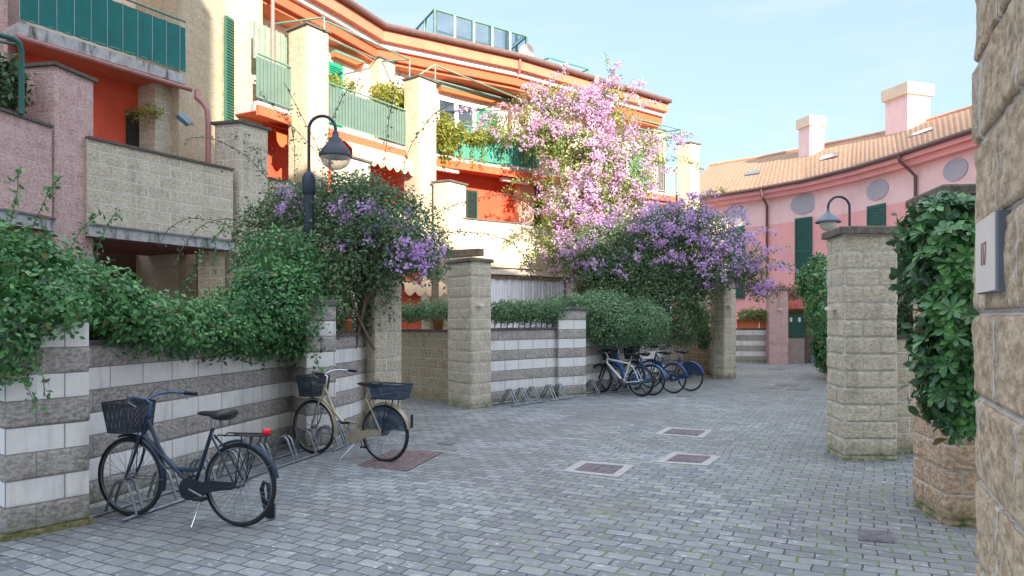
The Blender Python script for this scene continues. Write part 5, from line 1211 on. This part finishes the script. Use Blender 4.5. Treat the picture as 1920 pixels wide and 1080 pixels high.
C_, N_ = twigs(sh_b, 4300, 8, .09, rough=.22, inner=.3, freq=1.5)
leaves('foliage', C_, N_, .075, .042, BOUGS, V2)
C_, N_ = twigs([(b[0], b[1] - .2, b[2] + .05, b[3] * 1.03, b[4], b[5] * 1.03) for b in sh_b[:7] + sh_b[10:]], 900, 20, .07, rough=.28, inner=.05, freq=1.5, sparse=.50, sf=2.2)
leaves('flowers', C_, N_, .055, .05, VIO, V2)
low = [blob(1225, 510, 19.2, 90, 60, .6), blob(1160, 500, 19.3, 70, 50, .5), blob(1290, 500, 19.0, 50, 60, .5), blob(1240, 590, 18.9, 75, 60, .6), blob(1280, 570, 18.8, 50, 70, .5), blob(1190, 580, 18.8, 60, 40, .5), blob(1150, 560, 19, 60, 30, .4)]
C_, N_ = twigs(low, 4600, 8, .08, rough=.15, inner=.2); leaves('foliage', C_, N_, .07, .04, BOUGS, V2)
m_ = MB(); m_.tube([(2.0, 19.0, 0), (2.0, 19.1, 1.5), (1.8, 19.4, 3), (2.0, 20.0, 4.6), (2.3, 20.7, 6.2), (2.4, 21.0, 8)], [.16, .14, .12, .10, .07, .03], 8)
for a in ((1.0, 20.6, 6.6), (3.6, 20.8, 6.0), (3.4, 19.2, 3.4), (4.9, 18.9, 3.4), (1.2, 20.2, 3.6), (2.9, 21, 7.2)): m_.tube([(1.95, 19.7, 3.2), ((1.95 + a[0]) / 2 + .1, (19.7 + a[1]) / 2 - .1, (3.2 + a[2]) / 2 + .2), a], [.06, .045, .02], 6)
m_.build('trunk', VINEW, V2)
st = strands([W(*p) for p in ((1020, 380, 20.4), (1010, 430, 20.2), (1030, 350, 20.5), (930, 250, 21), (1230, 270, 21.5), (1250, 300, 21.3), (1300, 400, 19.2), (1400, 490, 18.5), (1140, 180, 21.4), (1040, 470, 19.8))], [(-1, -.2, .3), (-1, -.3, 0), (-1, 0, .4), (-.7, 0, .7), (.8, 0, .4), (1, 0, .1), (.6, 0, .9), (1, 0, .0), (.2, 0, 1), (-1, -.2, -.1)], 1.2, .08, .12, .2)
cs = np.array([q for s_ in st for q in s_ for _ in range(7)]); cs = cs + rng.normal(0, .04, cs.shape); leaves('shoot_leaves', cs, rng.normal(0, 1, cs.shape), .075, .045, BOUG, V2)
# arching flowering branches standing out of the mass
for bl, n_, mt in ((sun_b, 60, MAG), (sh_b, 46, VIO)):
    ss, ds = [], []
    for _ in range(n_):
        b = bl[rng.integers(len(bl))]; d = rng.normal(0, 1, 3); d[1] = -abs(d[1]) * .7; d[2] = abs(d[2]) * .8; d /= np.linalg.norm(d); ss.append(np.array(b[:3]) + d * np.array(b[3:6]) * .8); ds.append(d + np.array([0, 0, .3]))
    st = strands(ss, ds, .95, .07, .32, .2)
    for q_, sz, m2, per in (('branch_leaves', .07, BOUG if mt is MAG else BOUGS, 3), ('branch_flowers', .06, mt, 7)):
        cs = np.array([q for s_ in st for q in (s_ if per == 3 else s_[5:]) for _ in range(per)]); cs = cs + rng.normal(0, .045, cs.shape); leaves(q_, cs, rng.normal(0, 1, cs.shape), sz, sz * (.55 if per == 3 else .95), m2, V2)
# hedges on the middle wall
def hedge(label, blobs, n, mat, base, size=.055, cat='hedge', name='hedge', rough=.12, **kw):
    t = plant(name, label, cat, base); C_, N_ = twigs(blobs, n, 8, .05, rough=rough, inner=.2, freq=2.0); leaves('foliage', C_, N_, size, size * .55, mat, t); return t
hb2 = [(-.2 + k * .26, 14.15 + k * .24, 1.80 + .02 * (k % 2), .26, .2, .17) for k in range(5)]
HD = hedge('clipped low hedge on the banded wall before the curtained window', hb2, 1500, HEDGE2, (.2, 14.6, 1.44), .05)
m_ = MB()
for k in range(12): x = -.35 + k * .12; y = 14.05 + k * .108; m_ = MB(); m_.tube([(x, y, 1.40), (x + .03, y, 1.75)], .012, 5); m_.build('stem', VINEW, HD)
hb3 = [blob(1060, 572, 15.8, 45, 15, .35), blob(1105, 590, 15.9, 48, 30, .4), blob(1140, 608, 15.8, 50, 38, .45), blob(1180, 605, 16.3, 55, 42, .5), blob(1215, 612, 16.9, 35, 38, .45), blob(1130, 570, 16.3, 50, 20, .4), blob(1075, 600, 15.9, 25, 30, .3)]
hedge('big rounded green hedge bulging over the wall above the parked bicycles', hb3, 4200, HEDGE2, (2.3, 16.4, 1.40), .055)
hb4 = [blob(770, 586, 14.9, 20, 14, .22), blob(800, 585, 14.6, 24, 15, .22), blob(828, 583, 14.2, 18, 14, .22)]
hedge('low shrub with bare stems in red pots on the recessed brown wall', hb4, 520, HEDGE2, (-1.8, 14.8, 1.44), .05, 'shrub', 'shrub')
pot('flower_pot', 'small red pot under the low shrub on the recessed brown wall', tuple(float(q) for q in (-1.52, 14.62, 1.44)), .13, .24)
pot('flower_pot', 'reddish pot among the stems under the dark bougainvillea', (-2.42, 10.25, 1.46), .12, .2)
hb5 = [(8.8 + k * .35, 26.75 - k * .06, 1.80, .26, .2, .18) for k in range(4)]
hedge('bushy green plants in the far terracotta troughs', hb5, 380, BOUG, (9.3, 26.8, 1.55), .08, 'plant', 'potted_plant')
hedge('dark creeper left of the greenish pillar above the brown wall', [blob(1312, 600, 19.6, 16, 18, .3), blob(1318, 630, 19.7, 10, 22, .2)], 260, CREEP, (5.2, 20, 1.4), .08, 'shrub', 'shrub')
# right side greenery
hb6 = [blob(1534, 530, 20, 20, 50, .5), blob(1542, 590, 19.7, 20, 60, .5), blob(1545, 650, 19.5, 13, 42, .4), blob(1520, 530, 20.3, 22, 28, .4), blob(1536, 560, 16, 10, 60, .4)]
T3 = hedge('tall green climber hanging left of the pale tan pillar', hb6, 1500, HEDGE, (8.4, 19, 0), .10, 'climber', 'climbing_plant', rough=.25)
hb7 = [blob(1702, 545, 9.2, 30, 95, .3), blob(1700, 620, 9.2, 26, 60, .25), blob(1700, 470, 9.4, 26, 30, .3), blob(1720, 560, 9.6, 40, 110, .3)]
hedge('dark small leaved creeper in the gap between the right-hand pillars', hb7, 1500, CREEP, (5.1, 9.3, 1.4), .06, 'climber', 'climbing_plant')
# dry vines far right and flowers on them
hedge('thin dry brownish vine over the wall by the green gate', [blob(1480, 548, 26.5, 36, 12, .3), blob(1450, 545, 26.3, 22, 10, .3)], 200, plain('dry_leaf', (.22, .13, .08), .9, noise=.4), (9.8, 26.5, 2.6), .08, 'climber', 'climbing_plant')
# glossy leaved shrub over the right pillar
PT = plant('glossy_shrub', 'large glossy leaved evergreen shrub hanging over the warm brown pillar on the right', 'shrub', (4.0, 6.3, 1.6))
pb = [blob(1775, 415, 5.25, 50, 38, .24), blob(1795, 460, 5.1, 58, 52, .26), blob(1795, 520, 5.05, 52, 58, .24), blob(1795, 590, 5.05, 50, 58, .22), blob(1790, 660, 5.05, 52, 60, .25), blob(1795, 730, 5.05, 48, 50, .22), blob(1805, 780, 5.05, 30, 35, .18), blob(1742, 450, 5.4, 38, 26, .2), blob(1745, 520, 5.4, 28, 36, .2)]
# leaf whorls
B_a = np.array(pb); wg = B_a[:, 3] * B_a[:, 5]; wg /= wg.sum(); nr_ = 520; kk = rng.choice(len(pb), nr_, p=wg); dd = rng.normal(0, 1, (nr_, 3)); dd[:, 1] -= .6; dd /= np.linalg.norm(dd, axis=1, keepdims=True)
cc = B_a[kk, :3] + dd * B_a[kk, 3:6] * (1 + .25 * (fbm(B_a[kk, :3] + dd, 2)[:, None] - .5)) * rng.uniform(.6, 1.15, (nr_, 1))
CC, AA, NN = [], [], []
for c, d in zip(cc, dd):
    ax = d + np.array([0, -.2, .45]); ax /= np.linalg.norm(ax); u_ = np.cross(ax, [0, 0, 1.]); u_ /= np.linalg.norm(u_) + 1e-6; v_ = np.cross(ax, u_); m = rng.integers(6, 10); ph = rng.random() * 6
    for i in range(m):
        an = ph + 2 * math.pi * i / m; a = u_ * math.cos(an) + v_ * math.sin(an) + ax * rng.uniform(.1, .7); a /= np.linalg.norm(a); CC.append(c); AA.append(a); NN.append(ax + rng.normal(0, .15, 3))
CC, AA, NN = map(np.array, (CC, AA, NN))
def whorl_leaves(name, C, A, N, L, Wd, mat, parent):
    n = len(C); N = N - A * (N * A).sum(1, keepdims=True); N /= np.linalg.norm(N, axis=1, keepdims=True); b = np.cross(N, A); l = L * rng.uniform(.6, 1.15, (n, 1)); w_ = Wd * l / L * .5
    v = np.stack([C, C + A * l * .4 + b * w_ * .62 + N * l * .07, C + A * l * .75 + b * w_ + N * l * .03, C + A * l * 0.98 - N * l * .08, C + A * l * .75 - b * w_ + N * l * .03, C + A * l * .4 - b * w_ * .62 + N * l * .07, C + A * l * .4, C + A * l * .75 - N * l * .035], 1).reshape(-1, 3) - np.array(parent.location)
    T_ = [(0, 1, 6), (1, 2, 7, 6), (2, 3, 7), (3, 4, 7), (4, 5, 6, 7), (5, 0, 6)]; fs = [tuple(int(i * 8 + q) for q in t_) for i in range(n) for t_ in T_]
    me = bpy.data.meshes.new(name); me.from_pydata(v.tolist(), [], fs); me.polygons.foreach_set('use_smooth', [True] * len(fs)); me.materials.append(mat); o = bpy.data.objects.new(name, me); COL.objects.link(o); o.parent = parent; return o
whorl_leaves('foliage', CC, AA, NN, .112, .044, PITT, PT)
C_, N_ = twigs([(b[0], b[1] + .1, b[2], b[3] * .7, b[4] * .8, b[5] * .75) for b in pb], 900, 6, .05); leaves('inner_foliage', C_, N_, .10, .045, CREEP, PT, big=True)
m_ = MB()
for a in ((1790, 700, 5.0), (1770, 560, 5.1), (1800, 780, 5.0), (1750, 450, 5.3), (1810, 600, 5.0)): e_ = W(*a); m_.tube([(4.05, 6.2, 1.6), ((4.05 + e_[0]) / 2 + .05, 5.9, e_[2] * .5 + 1.0), tuple(e_)], [.022, .016, .008], 6)
m_.build('branches', BARK, PT)
# balcony plants
def bplant(label, blobs, n, mat, size=.07, name='balcony_plant', rough=.25, sparse=0, trail=()):
    b = blobs[0]; t = plant(name, label, 'plant', (b[0], b[1], b[2])); C_, N_ = twigs(blobs, n, 7, .06, rough=rough, inner=.3, freq=2, sparse=sparse); leaves('foliage', C_, N_, size, size * .5, mat, t)
    if trail:
        st = strands(trail, [(0, -.1, -1)] * len(trail), .7, .06, .1); cs = np.array([q for s_ in st for q in s_ for _ in range(6)]); cs = cs + rng.normal(0, .04, cs.shape); leaves('trailing_leaves', cs, rng.normal(0, 1, cs.shape), size, size * .5, mat, t)
    return t
bplant('yellow green vine spilling over the left half of the bright green balcony', [blob(832, 240, 20.0, 16, 28, .15), blob(850, 250, 20.3, 22, 18, .15), blob(880, 258, 20.8, 30, 12, .15), blob(905, 262, 21.2, 20, 10, .15), blob(838, 270, 20.1, 14, 18, .12)], 620, YEL, .09, trail=[W(px, 270, 20.1 + (px - 825) * .012) for px in (826, 838, 850, 865, 885, 905, 940, 985, 1000)])
bplant('yellow green bush behind the rail of the pale green slatted balcony', [blob(735, 182, 19.6, 26, 20, .3), blob(712, 178, 19.2, 14, 12, .25), blob(752, 195, 19.7, 10, 16, .2)], 420, YEL, .09)
bplant('small potted flowers at the left end of the pale green slatted balcony', [blob(628, 155, 17.6, 12, 8, .2), blob(662, 162, 18.2, 14, 7, .2)], 90, YEL, .08)
bplant('dark leafy plant behind the green pipe frame at the far left', [blob(8, 160, 9.9, 26, 42, .25), blob(-20, 170, 9.8, 30, 40, .25)], 420, CREEP, .10)
bplant('sparse yellow creeper on the ceiling edge of the tan balcony', [blob(275, 211, 13.2, 24, 5, .1)], 40, YEL, .07)
bplant('thin twining shoots on the tan pier left of the street lamp', [blob(480, 275, 13.4, 30, 16, .1), blob(445, 260, 13.3, 20, 8, .1), blob(400, 325, 13.0, 30, 4, .05), blob(500, 300, 13.2, 20, 25, .1)], 90, CREEP, .055, name='climbing_plant', sparse=.5)
